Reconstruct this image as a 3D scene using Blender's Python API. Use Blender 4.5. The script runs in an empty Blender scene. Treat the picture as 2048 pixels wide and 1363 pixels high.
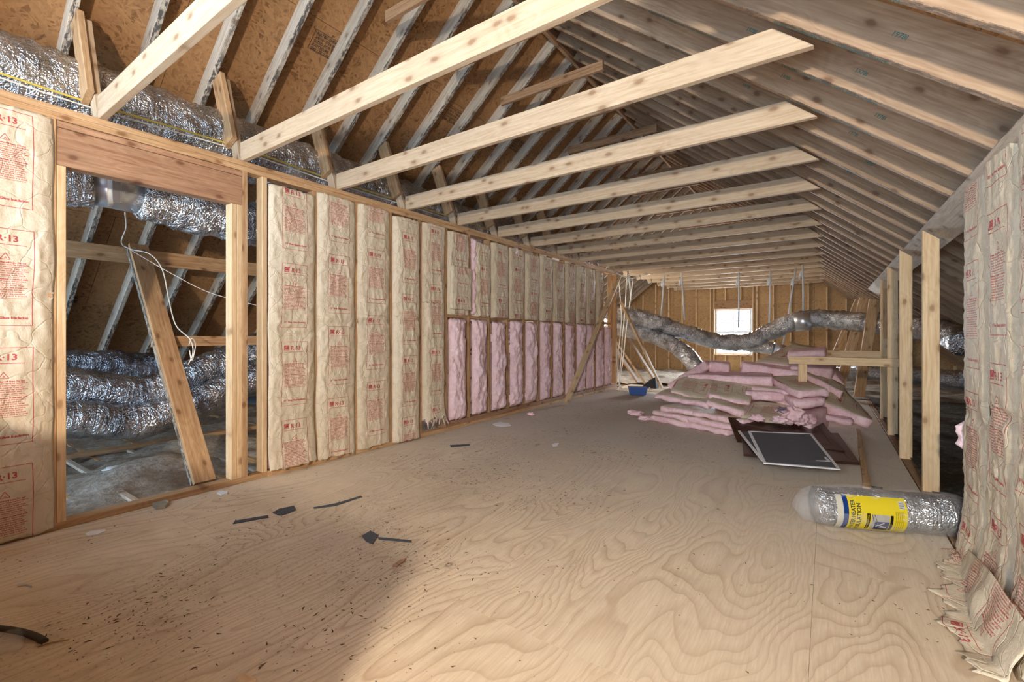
import bpy, bmesh, math, random
from mathutils import Vector, Matrix, noise
random.seed(7)
R = math.radians
C = bpy.context.scene.collection
S = bpy.context.scene

# ---------------------------------------------------------------- camera, world, lights, exposure
CAM_Z = 1.11
YAW = 34.7
cd = bpy.data.cameras.new('camera'); cam = bpy.data.objects.new('camera', cd); C.objects.link(cam)
cam.location = (0, 0, CAM_Z); cam.rotation_euler = (R(90), 0, R(YAW))
cd.lens = 16; cd.sensor_width = 36; cd.shift_y = -0.0066; cd.clip_start = 0.05
S.camera = cam
w = bpy.data.worlds.new('world'); S.world = w; w.use_nodes = True
bg = w.node_tree.nodes['Background']; bg.inputs[0].default_value = (0.58, 0.79, 1.0, 1); bg.inputs[1].default_value = 4.2
def lamp(name, loc, energy, col, r, typ='POINT', rot=None, size=None):
    d = bpy.data.lights.new(name, typ); d.energy = energy; d.color = col
    if typ == 'AREA': d.size = size
    else: d.shadow_soft_size = r
    o = bpy.data.objects.new(name, d); C.objects.link(o); o.location = loc
    if rot: o.rotation_euler = rot
    return o
lamp('work_lamp', (0.20, -1.70, 1.76), 420, (1.0, 0.87, 0.70), 0.07)
lamp('far_fill_lamp', (-5.3, 9.3, 2.1), 220, (1.0, 0.88, 0.72), 0.12)  # unseen lamp added to brighten the far gable end
l_ = lamp('window_sky', (-2.24, 14.95, 1.25), 420, (0.86, 0.93, 1.0), 0, 'AREA', (R(-90), 0, 0), .95)
l_.data.shape = 'RECTANGLE'; l_.data.size_y = 1.35
S.view_settings.view_transform = 'Standard'; S.view_settings.look = 'None'
S.view_settings.gamma = 1; S.view_settings.use_curve_mapping = False
S.view_settings.exposure = 0.78
S.cycles.max_bounces = 7; S.cycles.diffuse_bounces = 5; S.cycles.use_denoising = True
S.cycles.sample_clamp_indirect = 6; S.cycles.use_adaptive_sampling = True; S.cycles.adaptive_threshold = 0.03

# ---------------------------------------------------------------- measuring helpers (photo reading -> metres)
cs, sn, F = math.cos(R(YAW)), math.sin(R(YAW)), 910.2
def ray(u, v):
    a = (u-1024)/F
    return Vector((-sn + a*cs, cs + a*sn, (668-v)/F))
def at_t(u, v, t): return Vector((0, 0, CAM_Z)) + ray(u, v)*t
def at_z(u, v, z=0): r = ray(u, v); return at_t(u, v, (z-CAM_Z)/r.z)
def at_x(u, v, x): r = ray(u, v); return at_t(u, v, x/r.x)
def at_y(u, v, y): r = ray(u, v); return at_t(u, v, y/r.y)

# ---------------------------------------------------------------- objects
def tag(o, label=None, cat=None, group=None, kind=None):
    if label: o['label'] = label
    if cat: o['category'] = cat
    if group: o['group'] = group
    if kind: o['kind'] = kind
    return o
def link(o, parent=None):
    C.objects.link(o)
    if parent is not None:
        o.parent = parent
        o.matrix_parent_inverse = parent.matrix_basis.inverted()
    return o
def empty(name, loc=(0, 0, 0)):
    o = bpy.data.objects.new(name, None); C.objects.link(o); o.location = loc; o.empty_display_size = .1
    return o
def mesh_obj(name, verts, faces, mats, parent=None, smooth=False, mi=None, uv=None, matrix=None):
    me = bpy.data.meshes.new(name)
    me.from_pydata([tuple(v) for v in verts], [], faces)
    for m in (mats if isinstance(mats, (list, tuple)) else [mats]): me.materials.append(m)
    if mi: me.polygons.foreach_set('material_index', mi)
    if uv is not None:
        l = me.uv_layers.new(name='UVMap')
        vi = [0]*len(me.loops); me.loops.foreach_get('vertex_index', vi)
        l.data.foreach_set('uv', [c for i in vi for c in uv[i]])
    if smooth: me.polygons.foreach_set('use_smooth', [True]*len(me.polygons))
    me.update()
    o = bpy.data.objects.new(name, me)
    if matrix is not None: o.matrix_world = matrix
    return link(o, parent)

# ---------------------------------------------------------------- materials
class NT:
    def __init__(s, name):
        s.m = bpy.data.materials.new(name); s.m.use_nodes = True; s.t = s.m.node_tree
        s.b = s.t.nodes['Principled BSDF']
    def n(s, typ, **kw):
        nd = s.t.nodes.new(typ)
        for k, v in kw.items():
            if k.startswith('i_'):
                key = k[2:]; key = int(key) if key.isdigit() else key.replace('_', ' ')
                if hasattr(v, 'is_linked'): s.t.links.new(v, nd.inputs[key])
                else: nd.inputs[key].default_value = v
            else: setattr(nd, k, v)
        return nd
    def l(s, a, b): s.t.links.new(a, b)
    def math(s, op, a, b=0.0, c=None):
        nd = s.n('ShaderNodeMath', operation=op, i_0=a, i_1=b)
        if c is not None:
            if hasattr(c, 'is_linked'): s.l(c, nd.inputs[2])
            else: nd.inputs[2].default_value = c
        return nd.outputs[0]
    def vmath(s, op, a, b): return s.n('ShaderNodeVectorMath', operation=op, i_0=a, i_1=b).outputs[0]
    def ramp(s, f, stops):
        r = s.n('ShaderNodeValToRGB', i_0=f); e = r.color_ramp.elements
        while len(e) < len(stops): e.new(0.5)
        for i, (p, c) in enumerate(stops):
            e[i].position = p; e[i].color = (c[0], c[1], c[2], 1) if isinstance(c, (tuple, list)) else (c, c, c, 1)
        return r.outputs[0]
    def mix(s, f, a, b, mode='MIX'):
        nd = s.n('ShaderNodeMix', data_type='RGBA', blend_type=mode)
        for k, v in ((0, f), (6, a), (7, b)):
            if hasattr(v, 'is_linked'): s.l(v, nd.inputs[k])
            elif isinstance(v, (tuple, list)): nd.inputs[k].default_value = (v[0], v[1], v[2], 1)
            else: nd.inputs[k].default_value = v
        return nd.outputs[2]
    def noise(s, vec, scale, detail=3, rough=.5, dist=0):
        return s.n('ShaderNodeTexNoise', i_Vector=vec, i_Scale=scale, i_Detail=detail, i_Roughness=rough, i_Distortion=dist).outputs[0]
    def scaled(s, vec, sc): return s.vmath('MULTIPLY', vec, sc)
    def bump(s, h, strength=.3, dist=.01, base=None):
        nd = s.n('ShaderNodeBump', i_Height=h, i_Strength=strength, i_Distance=dist)
        if base is not None: s.l(base, nd.inputs['Normal'])
        return nd.outputs[0]
    def coords(s, rnd=True):
        c = s.n('ShaderNodeTexCoord').outputs['Object']
        if rnd:
            r = s.n('ShaderNodeObjectInfo').outputs['Random']
            k = s.n('ShaderNodeCombineXYZ', i_0=s.math('MULTIPLY', r, 91.7), i_1=s.math('MULTIPLY', r, 37.1), i_2=s.math('MULTIPLY', r, 53.3)).outputs[0]
            return s.vmath('ADD', c, k), r
        return c, None
    def out(s, col=None, rough=.7, metal=0.0, normal=None, spec=.3):
        for k, v in (('Base Color', col), ('Roughness', rough), ('Metallic', metal), ('Normal', normal), ('Specular IOR Level', spec)):
            if v is None: continue
            if hasattr(v, 'is_linked'): s.l(v, s.b.inputs[k])
            elif isinstance(v, (tuple, list)): s.b.inputs[k].default_value = (v[0], v[1], v[2], 1)
            else: s.b.inputs[k].default_value = v
        return s.m
def flat(name, col, rough=.6, metal=0., spec=.3):
    return NT(name).out(col, rough, metal, spec=spec)
def wood(name, light, dark, var=.25, knots=True, stain=0.0, edge_black=0):
    s = NT(name); c, r = s.coords()
    g = s.noise(s.scaled(c, (1.0, 22, 22)), 3.0, 5, .6, .4)
    low = s.noise(s.scaled(c, (.7, 3.2, 3.2)), 2.6, 2, .5, .6)
    ring = s.math('SINE', s.math('MULTIPLY', low, 70.0))
    f = s.math('ADD', s.math('MULTIPLY', g, .75), s.math('MULTIPLY', ring, .035))
    col = s.ramp(f, [(.22, dark), (.50, light), (.75, tuple(min(1, x*1.12) for x in light))])
    blot = s.noise(c, 1.7, 3, .6)
    col = s.mix(s.ramp(blot, [(.4, .0), (.75, .45)]), col, tuple(x*.72 for x in light))
    if knots:
        sx = s.n('ShaderNodeSeparateXYZ', i_0=s.vmath('ADD', c, s.vmath('MULTIPLY', s.n('ShaderNodeTexNoise', i_Vector=c, i_Scale=14.0).outputs[1], (.03, .0, .02))))
        cv = s.n('ShaderNodeCombineXYZ', i_0=s.math('MULTIPLY', sx.outputs[0], 3.4), i_1=s.math('MULTIPLY', sx.outputs[2], 6.5)).outputs[0]
        v = s.n('ShaderNodeTexVoronoi', voronoi_dimensions='2D', i_Vector=cv, i_Scale=1.0, i_Randomness=1.0).outputs['Distance']
        k = s.ramp(v, [(.05, 1.0), (.085, .6), (.12, .22), (.24, 0.0)])
        col = s.mix(s.math('MULTIPLY', k, .75), col, (dark[0]*.45, dark[1]*.33, dark[2]*.25))
    if stain > 0:
        st = s.ramp(s.noise(s.scaled(c, (1.5, 5, 5)), 2.2, 6, .7), [(.52, 0.0), (.68, stain)])
        col = s.mix(st, col, (.09, .075, .06))
    hsv = s.n('ShaderNodeHueSaturation', i_Color=col, i_Value=s.math('ADD', s.math('MULTIPLY', r, var), 1-var*.5))
    col = hsv.outputs[0]
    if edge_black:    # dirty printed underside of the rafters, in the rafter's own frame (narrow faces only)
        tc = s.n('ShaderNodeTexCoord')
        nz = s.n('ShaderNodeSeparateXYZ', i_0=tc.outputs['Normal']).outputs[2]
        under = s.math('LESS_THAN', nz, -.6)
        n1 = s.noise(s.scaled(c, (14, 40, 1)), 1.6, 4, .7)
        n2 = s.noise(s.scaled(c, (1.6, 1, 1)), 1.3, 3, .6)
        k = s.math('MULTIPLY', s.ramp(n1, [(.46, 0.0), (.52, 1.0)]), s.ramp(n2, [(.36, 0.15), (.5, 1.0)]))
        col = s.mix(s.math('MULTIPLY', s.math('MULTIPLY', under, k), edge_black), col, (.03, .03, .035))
    return s.out(col, .72, normal=s.bump(g, .25, .002))
M = {}
M['pine_new'] = wood('pine_new', (.70, .515, .315), (.52, .34, .18))
M['pine_wall'] = wood('pine_wall', (.58, .38, .21), (.34, .18, .08))
M['pine_tie'] = wood('pine_tie', (.56, .44, .315), (.42, .30, .19))
M['pine_brown'] = wood('pine_brown', (.40, .245, .14), (.22, .12, .06))
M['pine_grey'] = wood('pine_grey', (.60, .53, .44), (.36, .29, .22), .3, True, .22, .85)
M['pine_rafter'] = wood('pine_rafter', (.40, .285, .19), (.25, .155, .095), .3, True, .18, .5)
M['pine_header'] = wood('pine_header', (.46, .27, .16), (.27, .13, .07), .2, True, .2)
def osb(name, light, dark):
    s = NT(name); c, r = s.coords()
    jit = s.n('ShaderNodeTexNoise', i_Vector=c, i_Scale=6.0, i_Detail=2).outputs[1]
    jv = s.vmath('MULTIPLY', s.vmath('SUBTRACT', jit, (.5, .5, .5)), (.12, .12, .0))
    c2 = s.vmath('ADD', c, jv)
    layers = []
    for ang, sc, off in ((12, (13, 52, 1), 0), (70, (15, 60, 1), 4), (128, (12, 45, 1), 9), (160, (30, 95, 1), 5)):
        mp = s.n('ShaderNodeMapping', i_Vector=c2, i_Rotation=(0, 0, R(ang)), i_Scale=(1, 1, 0), i_Location=(off, off, 0)).outputs[0]
        vo = s.n('ShaderNodeTexVoronoi', i_Vector=s.scaled(mp, sc), i_Scale=1.0, i_Randomness=1.0)
        layers.append(s.n('ShaderNodeSeparateColor', i_0=vo.outputs['Color']).outputs[0])
    a = s.mix(s.math('GREATER_THAN', layers[1], .5), layers[0], layers[1])
    b = s.mix(s.math('GREATER_THAN', layers[2], .62), a, layers[2])
    d = s.mix(s.math('GREATER_THAN', layers[3], .80), b, layers[3])
    fine = s.noise(c, 60, 3)
    f = s.math('ADD', s.math('MULTIPLY', s.math('ADD', s.math('MULTIPLY', d, .62), .19), .8), s.math('MULTIPLY', fine, .25))
    col = s.ramp(f, [(.12, dark), (.5, tuple(x*.45+y*.55 for x, y in zip(light, dark))), (.82, light), (.97, tuple(min(1, x*1.7) for x in light))])
    big = s.ramp(s.noise(c, .9, 4, .6), [(.42, 0.0), (.70, .6)])
    col = s.mix(big, col, s.mix(.5, col, tuple(x*1.35 for x in light)))
    return s.out(col, .6, normal=s.bump(f, .35, .003))
M['osb'] = osb('osb_sheathing', (.37, .20, .088), (.10, .042, .016))
M['osb_wall'] = osb('osb_wall', (.46, .29, .14), (.19, .10, .04))
def ply(name):
    s = NT(name); c, r = s.coords()
    wob = s.n('ShaderNodeTexNoise', i_Vector=s.scaled(c, (2.2, 1.1, 1)), i_Scale=1.4, i_Detail=3).outputs[1]
    c2 = s.vmath('ADD', s.scaled(c, (1, .24, 1)), s.vmath('MULTIPLY', s.vmath('SUBTRACT', wob, (.5, .5, .5)), (.22, .10, 0)))
    n = s.noise(c2, 2.3, 1.2, .45, .35)
    ring = s.math('FRACT', s.math('MULTIPLY', n, 34.0))
    line = s.ramp(ring, [(.0, .12), (.42, .0), (.78, .5), (.93, 1.0), (1.0, .15)])
    fade = s.ramp(s.noise(c, 1.1, 2), [(.3, .35), (.62, 1.0)])
    fine = s.noise(s.scaled(c, (60, 4, 1)), 2.0, 4, .6)
    base = s.mix(s.ramp(fine, [(.3, 0.), (.7, 1.)]), (.62, .49, .345), (.73, .61, .455))
    col = s.mix(s.math('MULTIPLY', s.math('MULTIPLY', line, fade), .72), base, (.42, .29, .185))
    # patches of ground-in dust and dirt, fixed to the boards
    pos = s.n('ShaderNodeNewGeometry').outputs['Position']
    sp = s.n('ShaderNodeSeparateXYZ', i_0=pos)
    x, y = sp.outputs[0], sp.outputs[1]
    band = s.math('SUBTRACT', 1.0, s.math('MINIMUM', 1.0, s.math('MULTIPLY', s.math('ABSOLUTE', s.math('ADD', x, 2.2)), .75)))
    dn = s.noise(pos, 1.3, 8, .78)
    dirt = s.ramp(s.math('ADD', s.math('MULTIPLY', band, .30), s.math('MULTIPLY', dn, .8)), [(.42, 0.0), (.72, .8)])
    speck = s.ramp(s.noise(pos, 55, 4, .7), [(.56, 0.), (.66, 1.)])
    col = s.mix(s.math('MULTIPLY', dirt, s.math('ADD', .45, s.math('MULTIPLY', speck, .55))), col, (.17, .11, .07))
    far_light = s.ramp(s.math('MULTIPLY', y, .1), [(.22, 0.), (.45, .65)])  # cool light on the farther floor, painted into the boards as grey
    col = s.mix(far_light, col, (.51, .47, .425))
    v = s.n('ShaderNodeTexVoronoi', i_Vector=s.scaled(c, (1.5, 1.1, 0)), i_Scale=1.0).outputs['Distance']
    col = s.mix(s.ramp(v, [(.012, .0), (.02, .9), (.035, .25), (.07, .0)]), col, (.22, .14, .09))
    return s.out(col, .62, normal=s.bump(s.math('ADD', ring, fine), .12, .002), spec=.25)
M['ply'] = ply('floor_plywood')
def pinkmat(name, light, dark):
    s = NT(name); c, r = s.coords()
    n = s.noise(s.scaled(c, (1, 1, 1)), 26, 7, .72); n2 = s.noise(c, 7, 4, .6)
    col = s.ramp(s.math('ADD', s.math('MULTIPLY', n, .6), s.math('MULTIPLY', n2, .4)), [(.3, dark), (.58, light), (.8, tuple(min(1, x*1.15) for x in light))])
    return s.out(col, .95, normal=s.bump(n, .6, .02), spec=.05)
M['pink'] = pinkmat('pink_fibreglass', (.88, .63, .66), (.66, .38, .42))
M['pink_wall'] = pinkmat('pink_fibreglass_wall', (.86, .66, .70), (.68, .46, .52))
def foil(name, col=(.74, .76, .79), dark=(.24, .25, .27), rough=.17):
    s = NT(name); c, r = s.coords()
    uv = s.n('ShaderNodeTexCoord').outputs['UV']
    n = s.math('ADD', s.math('MULTIPLY', s.noise(s.scaled(uv, (24, 4, 1)), 1.0, 4, .55, 1.2), 1.0), s.math('MULTIPLY', s.noise(c, 16, 3, .5, .8), .35))
    v = s.n('ShaderNodeTexVoronoi', i_Vector=s.vmath('ADD', c, s.n('ShaderNodeTexNoise', i_Vector=c, i_Scale=9.0).outputs[1]), i_Scale=16.0).outputs['Distance']
    h = s.math('ADD', n, s.math('MULTIPLY', v, .45))
    cc = s.mix(s.ramp(s.noise(c, 5, 4), [(.36, 0.), (.66, .85)]), col, dark)
    return s.out(cc, rough, .9, normal=s.bump(h, 1.0, .02), spec=.5)
M['foil'] = foil('duct_foil')
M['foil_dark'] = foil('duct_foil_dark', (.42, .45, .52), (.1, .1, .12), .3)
M['metal'] = flat('sheet_metal', (.62, .65, .70), .35, .9)
M['black'] = flat('black_plastic', (.02, .02, .023), .45)
M['white'] = flat('white_strap', (.72, .75, .78), .5)
M['wire'] = flat('white_wire', (.75, .72, .66), .5)
M['yellow_wire'] = flat('yellow_wire', (.62, .48, .10), .5)
M['blue'] = flat('blue_plastic', (.05, .12, .36), .4)
M['screen_frame'] = flat('screen_frame_white', (.80, .81, .83), .4)
M['frame_vinyl'] = flat('window_vinyl', (.78, .80, .82), .4)
M['ink'] = flat('black_ink', (.035, .03, .03), .8)
M['ink_green'] = flat('green_ink', (.05, .16, .15), .8)
M['red'] = flat('red_ink', (.48, .045, .06), .7)
def speckle(name, a, b, c3, sc, bump=.8):
    s = NT(name); c, r = s.coords(False)
    n = s.noise(c, sc, 8, .75); n2 = s.noise(c, sc*.12, 3, .6)
    col = s.ramp(n, [(.3, a), (.52, b), (.72, c3)])
    col = s.mix(s.ramp(n2, [(.42, 0.), (.62, .7)]), col, (b[0]*.5, b[1]*.42, b[2]*.34))
    return s.out(col, .95, normal=s.bump(n, bump, .03), spec=.05)
M['cellulose'] = speckle('blown_insulation', (.24, .21, .17), (.52, .47, .40), (.75, .73, .69), 22)
M['dirtchips'] = speckle('dirt_chips', (.11, .075, .05), (.20, .14, .09), (.32, .24, .16), 30)
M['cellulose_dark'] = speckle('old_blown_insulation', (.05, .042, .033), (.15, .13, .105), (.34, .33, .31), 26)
def brownwood():
    s = NT('dark_cherry_wood'); c, r = s.coords()
    g = s.noise(s.scaled(c, (1.2, 16, 4)), 3, 5, .6, .5)
    col = s.ramp(g, [(.3, (.020, .010, .008)), (.6, (.060, .022, .014)), (.8, (.10, .04, .02))])
    return s.out(col, .35, spec=.5)
M['cherry'] = brownwood()
def meshmat():
    s = NT('insect_mesh'); c, r = s.coords(False)
    s.b.inputs['Alpha'].default_value = .72
    n = s.ramp(s.noise(c, 40, 5, .7), [(.60, (.13, .145, .175)), (.74, (.25, .24, .22))])
    return s.out(n, .55)
M['insect'] = meshmat()
def plasticwrap():
    s = NT('clear_plastic_wrap'); c, r = s.coords(False)
    n = s.noise(s.scaled(c, (1, 1, 1)), 14, 6, .7, 1.5)
    s.b.inputs['Alpha'].default_value = .13
    s.b.inputs['IOR'].default_value = 1.45
    return s.out((.85, .87, .9), .12, normal=s.bump(n, .9, .02), spec=.9)
M['wrap'] = plasticwrap()

# ---------------------------------------------------------------- lumber
def board(name, a, b, w, t, up, mat, parent=None, cuts=(0, 0), ch=.0025):
    """a sawn board from a to b (centre line), w wide along 'up', t thick; cuts slant the ends (m of offset over the width)"""
    a, b = Vector(a), Vector(b); x = (b-a); L = x.length; x.normalize()
    up = Vector(up); z = (up - x*up.dot(x)).normalized(); y = z.cross(x)
    hw, ht = w/2, t/2
    sec = [(-ht+ch, -hw), (ht-ch, -hw), (ht, -hw+ch), (ht, hw-ch), (ht-ch, hw), (-ht+ch, hw), (-ht, hw-ch), (-ht, -hw+ch)]
    vs = [(cuts[0]*q/w, p, q) for p, q in sec] + [(L+cuts[1]*q/w, p, q) for p, q in sec]
    fs = [(i, (i+1) % 8, (i+1) % 8+8, i+8) for i in range(8)] + [tuple(range(7, -1, -1)), tuple(range(8, 16))]
    mtx = Matrix(((x.x, y.x, z.x, a.x), (x.y, y.y, z.y, a.y), (x.z, y.z, z.z, a.z), (0, 0, 0, 1)))
    return mesh_obj(name, vs, fs, mat, parent, matrix=mtx)
Z = Vector((0, 0, 1)); X = Vector((1, 0, 0)); Y = Vector((0, 1, 0))
def block(name, lo, hi, mat, parent=None, long='y', ch=.0025):
    lo, hi = Vector(lo), Vector(hi); c = (lo+hi)/2; d = hi-lo
    if long == 'y': return board(name, (c.x, lo.y, c.z), (c.x, hi.y, c.z), d.z, d.x, Z, mat, parent, ch=ch)
    if long == 'x': return board(name, (lo.x, c.y, c.z), (hi.x, c.y, c.z), d.z, d.y, Z, mat, parent, ch=ch)
    return board(name, (c.x, c.y, lo.z), (c.x, c.y, hi.z), d.y, d.x, Y, mat, parent, ch=ch)

# ---------------------------------------------------------------- room constants
WL = -3.59           # face of the left stud wall
RX, RZ = -2.46, 4.33 # underside apex of the rafters
SL = 0.805           # roof slope
Y_END = 14.55
TH = math.atan(SL)
Y_BACK = -2.3
BAY = 0.4064
def roof_z(x): return RZ - SL*abs(x-RX)

# ================================================================ STRUCTURE
# ---- floor of plywood sheets
floor = tag(empty('floor'), 'bare plywood subfloor of large sheets', kind='structure')
SEAMS = [(-3.60, -2.49, 1.11), (-2.49, -1.27, 2.62), (-1.27, -.05, 1.42), (-.05, .54, 2.64)]
FLOOR_END = 9.75
for x0, x1, yo in SEAMS:
    y = yo - 2.44*2
    while y < FLOOR_END:
        y0, y1 = max(y, Y_BACK), min(y+2.44, FLOOR_END + (.12 if x0 < -2 else -.05))
        if y1 > y0+.05:
            g = .0005
            xx0, yy0, xx1, yy1 = x0+g, y0+g, x1-g, y1-g
            me_v = [(0, 0, -.018), (xx1-xx0, 0, -.018), (xx1-xx0, yy1-yy0, -.018), (0, yy1-yy0, -.018),
                    (0, 0, 0), (xx1-xx0, 0, 0), (xx1-xx0, yy1-yy0, 0), (0, yy1-yy0, 0)]
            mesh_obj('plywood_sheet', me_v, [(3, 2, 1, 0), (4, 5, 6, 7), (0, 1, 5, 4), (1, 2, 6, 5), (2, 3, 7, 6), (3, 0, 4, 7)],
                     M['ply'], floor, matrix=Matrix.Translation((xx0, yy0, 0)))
        y += 2.44
# joists under and beyond the sheets
for k in range(-5, 36):
    y = 0.02 + k*BAY
    if y > Y_END-.1: break
    x1 = 2.7
    block('joist', (-7.3, y, -.26), (WL-.09 if False else x1, y+.038, -.021), M['pine_wall'], floor, 'x')
def hfield(name, x0, x1, y0, y1, nx, ny, fn, mat, parent=None, depth=.12):
    vs, fs = [], []
    for j in range(ny+1):
        for i in range(nx+1):
            x = x0+(x1-x0)*i/nx; y = y0+(y1-y0)*j/ny
            vs.append((x, y, fn(x, y)))
    for j in range(ny):
        for i in range(nx):
            a = j*(nx+1)+i; fs.append((a, a+1, a+nx+2, a+nx+1))
    return mesh_obj(name, vs, fs, mat, parent, True)
def blown(x, y):
    h = -.028 + .05*noise.noise(Vector((x*1.3, y*1.3, 3))) + .03*noise.noise(Vector((x*5, y*5, 1))) + .012*noise.noise(Vector((x*17, y*17, 7)))
    h += .11*math.exp(-((x+4.55)**2+(y-1.45)**2)/.12) + .06*math.exp(-((x+5.2)**2+(y-1.9)**2)/.3)
    return min(h, .09)
tag(hfield('blown_insulation', -7.6, -3.68, -1.5, 9.6, 150, 340, blown, M['cellulose']), 'grey and tan blown insulation between joists behind the left wall', 'insulation', kind='stuff')
tag(hfield('blown_insulation', -7.6, 2.8, 9.9, 14.5, 160, 70, lambda x, y: blown(x, y)+.03+.08*max(0, noise.noise(Vector((x*1.9, y*1.9, 9)))), M['cellulose']), 'lumpy pale loose insulation below the far gable window', 'insulation', kind='stuff')
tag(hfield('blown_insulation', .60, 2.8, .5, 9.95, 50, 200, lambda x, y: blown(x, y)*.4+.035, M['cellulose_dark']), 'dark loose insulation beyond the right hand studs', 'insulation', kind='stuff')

M['slate'] = flat('asphalt_shingle', (.065, .07, .08), .9)
# ---- roof: sheathing panels, rafters, ridge board
ceil = tag(empty('ceiling'), 'sloping roof underside of rafters and brown sheathing panels', kind='structure')
DL, DR = 0.140, 0.184      # rafter depths left and right
def deck(side, depth):
    """panels 1.22 x 2.44 above the rafters; s = -1 left, +1 right"""
    x_low = -7.9 if side < 0 else 2.95
    dirv = Vector((side, 0, -SL)).normalized()           # downslope
    nrm = Vector((side*SL, 0, 1)).normalized()           # up and out
    top = Vector((RX, 0, RZ)) + nrm*(depth+.001)
    length = abs(x_low-RX)/math.cos(TH)
    row = 0; s = -.06
    while s < length:
        s1 = min(s+1.22, length)
        y = Y_BACK - (0 if row % 2 == 0 else 1.22)
        while y < Y_END:
            y0, y1 = max(y, Y_BACK), min(y+2.44, Y_END+.1)
            g = .002
            o = top + dirv*(s+g) + Y*(y0+g)
            yv = Y*side*-1
            m = Matrix(((dirv.x, 0, nrm.x, o.x), (0, 1, 0, o.y), (dirv.z, 0, nrm.z, o.z), (0, 0, 0, 1)))
            a, b = s1-s-2*g, y1-y0-2*g
            vs = [(0, 0, 0), (a, 0, 0), (a, b, 0), (0, b, 0), (0, 0, .011), (a, 0, .011), (a, b, .011), (0, b, .011)]
            mesh_obj('sheathing_panel', vs, [(3, 2, 1, 0), (4, 5, 6, 7), (0, 1, 5, 4), (1, 2, 6, 5), (2, 3, 7, 6), (3, 0, 4, 7)], M['osb'], ceil, matrix=m)
            y += 2.44
        s = s1; row += 1
deck(-1, DL); deck(1, DR)
def rafter(side, y, depth, mat, jitter=0):
    nrm = Vector((side*SL, 0, 1)).normalized(); dirv = Vector((side, 0, -SL)).normalized()
    x_low = -7.75 if side < 0 else 2.85
    top = Vector((RX+side*.019, y, RZ)) + nrm*depth/2
    L = abs(x_low-RX)/math.cos(TH)
    tn = math.tan(TH)
    return board('rafter', top, top+dirv*L, depth-.001, .038, nrm, mat, ceil, cuts=(-depth*tn if False else 0, 0))
k = int(Y_BACK/BAY)-1
while True:
    y = k*BAY - .019
    if y > Y_END-.06: break
    if y > Y_BACK:
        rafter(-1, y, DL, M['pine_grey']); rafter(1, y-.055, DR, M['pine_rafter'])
    k += 1
block('ridge_board', (RX-.019, Y_BACK, RZ-.03), (RX+.019, Y_END, RZ+.2), M['pine_brown'], ceil)

# outer skins that keep the daylight out of the joints
for side, x_low, dep in ((-1, -8.3, DL), (1, 3.3, DR)):
    nrm = Vector((side*SL, 0, 1)).normalized(); a = Vector((RX-side*.0, 0, RZ))+nrm*(dep+.016); b = a+Vector((side, 0, -SL))*abs(x_low-RX)
    vs = [(p.x+nrm.x*h, y, p.z+nrm.z*h) for h in (0, .01) for p, y in ((a, Y_BACK), (b, Y_BACK), (b, Y_END+.3), (a, Y_END+.3))]
    mesh_obj('roofing_felt', vs, [(0, 1, 2, 3), (7, 6, 5, 4), (0, 4, 5, 1), (1, 5, 6, 2), (2, 6, 7, 3), (3, 7, 4, 0)], M['slate'], ceil)
block('ridge_cap', (RX-.25, Y_BACK, RZ+.24), (RX+.25, Y_END+.3, RZ+.27), M['slate'], ceil)
mesh_obj('lower_ceiling', [(-8.3, Y_BACK, -.29), (3.3, Y_BACK, -.29), (3.3, Y_END+.1, -.29), (-8.3, Y_END+.1, -.29), (-8.3, Y_BACK, -.275), (3.3, Y_BACK, -.275), (3.3, Y_END+.1, -.275), (-8.3, Y_END+.1, -.275)],
    [(3, 2, 1, 0), (4, 5, 6, 7), (0, 1, 5, 4), (1, 2, 6, 5), (2, 3, 7, 6), (3, 0, 4, 7)], M['slate'], floor)
# ---- gable wall with window
gable = tag(empty('wall_far'), 'far gable wall of brown sheathing with bare studs', kind='structure')
WX0, WX1, WZ0, WZ1 = -2.71, -1.77, .52, 1.84
def gable_panel(x0, x1, z0, z1):
    # clipped by the roof line
    pts = []
    N = 12
    for i in range(N+1):
        x = x0+(x1-x0)*i/N; pts.append((x, min(z1, roof_z(x)+.18)))
    if max(p[1] for p in pts) <= z0+.02: return
    bot = [(x, z0) for x, z in pts]; top = [(x, max(z, z0+.001)) for x, z in pts]
    loop = bot + top[::-1]; n = len(loop); cx, cz = x0, z0
    vs = [(x-cx, z-cz, 0) for x, z in loop] + [(x-cx, z-cz, .012) for x, z in loop]
    fs = [tuple(range(n)), tuple(range(2*n-1, n-1, -1))] + [(i, i+n, (i+1) % n+n, (i+1) % n) for i in range(n)]
    m = Matrix(((1, 0, 0, cx), (0, 0, 1, Y_END), (0, 1, 0, cz), (0, 0, 0, 1)))
    mesh_obj('sheathing_panel', vs, fs, M['osb_wall'], gable, matrix=m)
cols = [-7.6, -6.37, -5.15, -3.93, WX0-.01, WX1+.01, -.27, .95, 2.17, 2.95]
for i in range(len(cols)-1):
    x0, x1 = cols[i]+.002, cols[i+1]-.002
    if abs(cols[i]-(WX0-.01)) < .001:
        gable_panel(x0, x1, -.3, WZ0); gable_panel(x0, x1, WZ1, 2.42); gable_panel(x0, x1, 2.424, 4.7)
    else:
        o = .0 if i % 2 else -.35
        gable_panel(x0, x1, -.3, 1.95+o); gable_panel(x0, x1, 1.954+o, 3.2); gable_panel(x0, x1, 3.204, 4.7)
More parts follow.
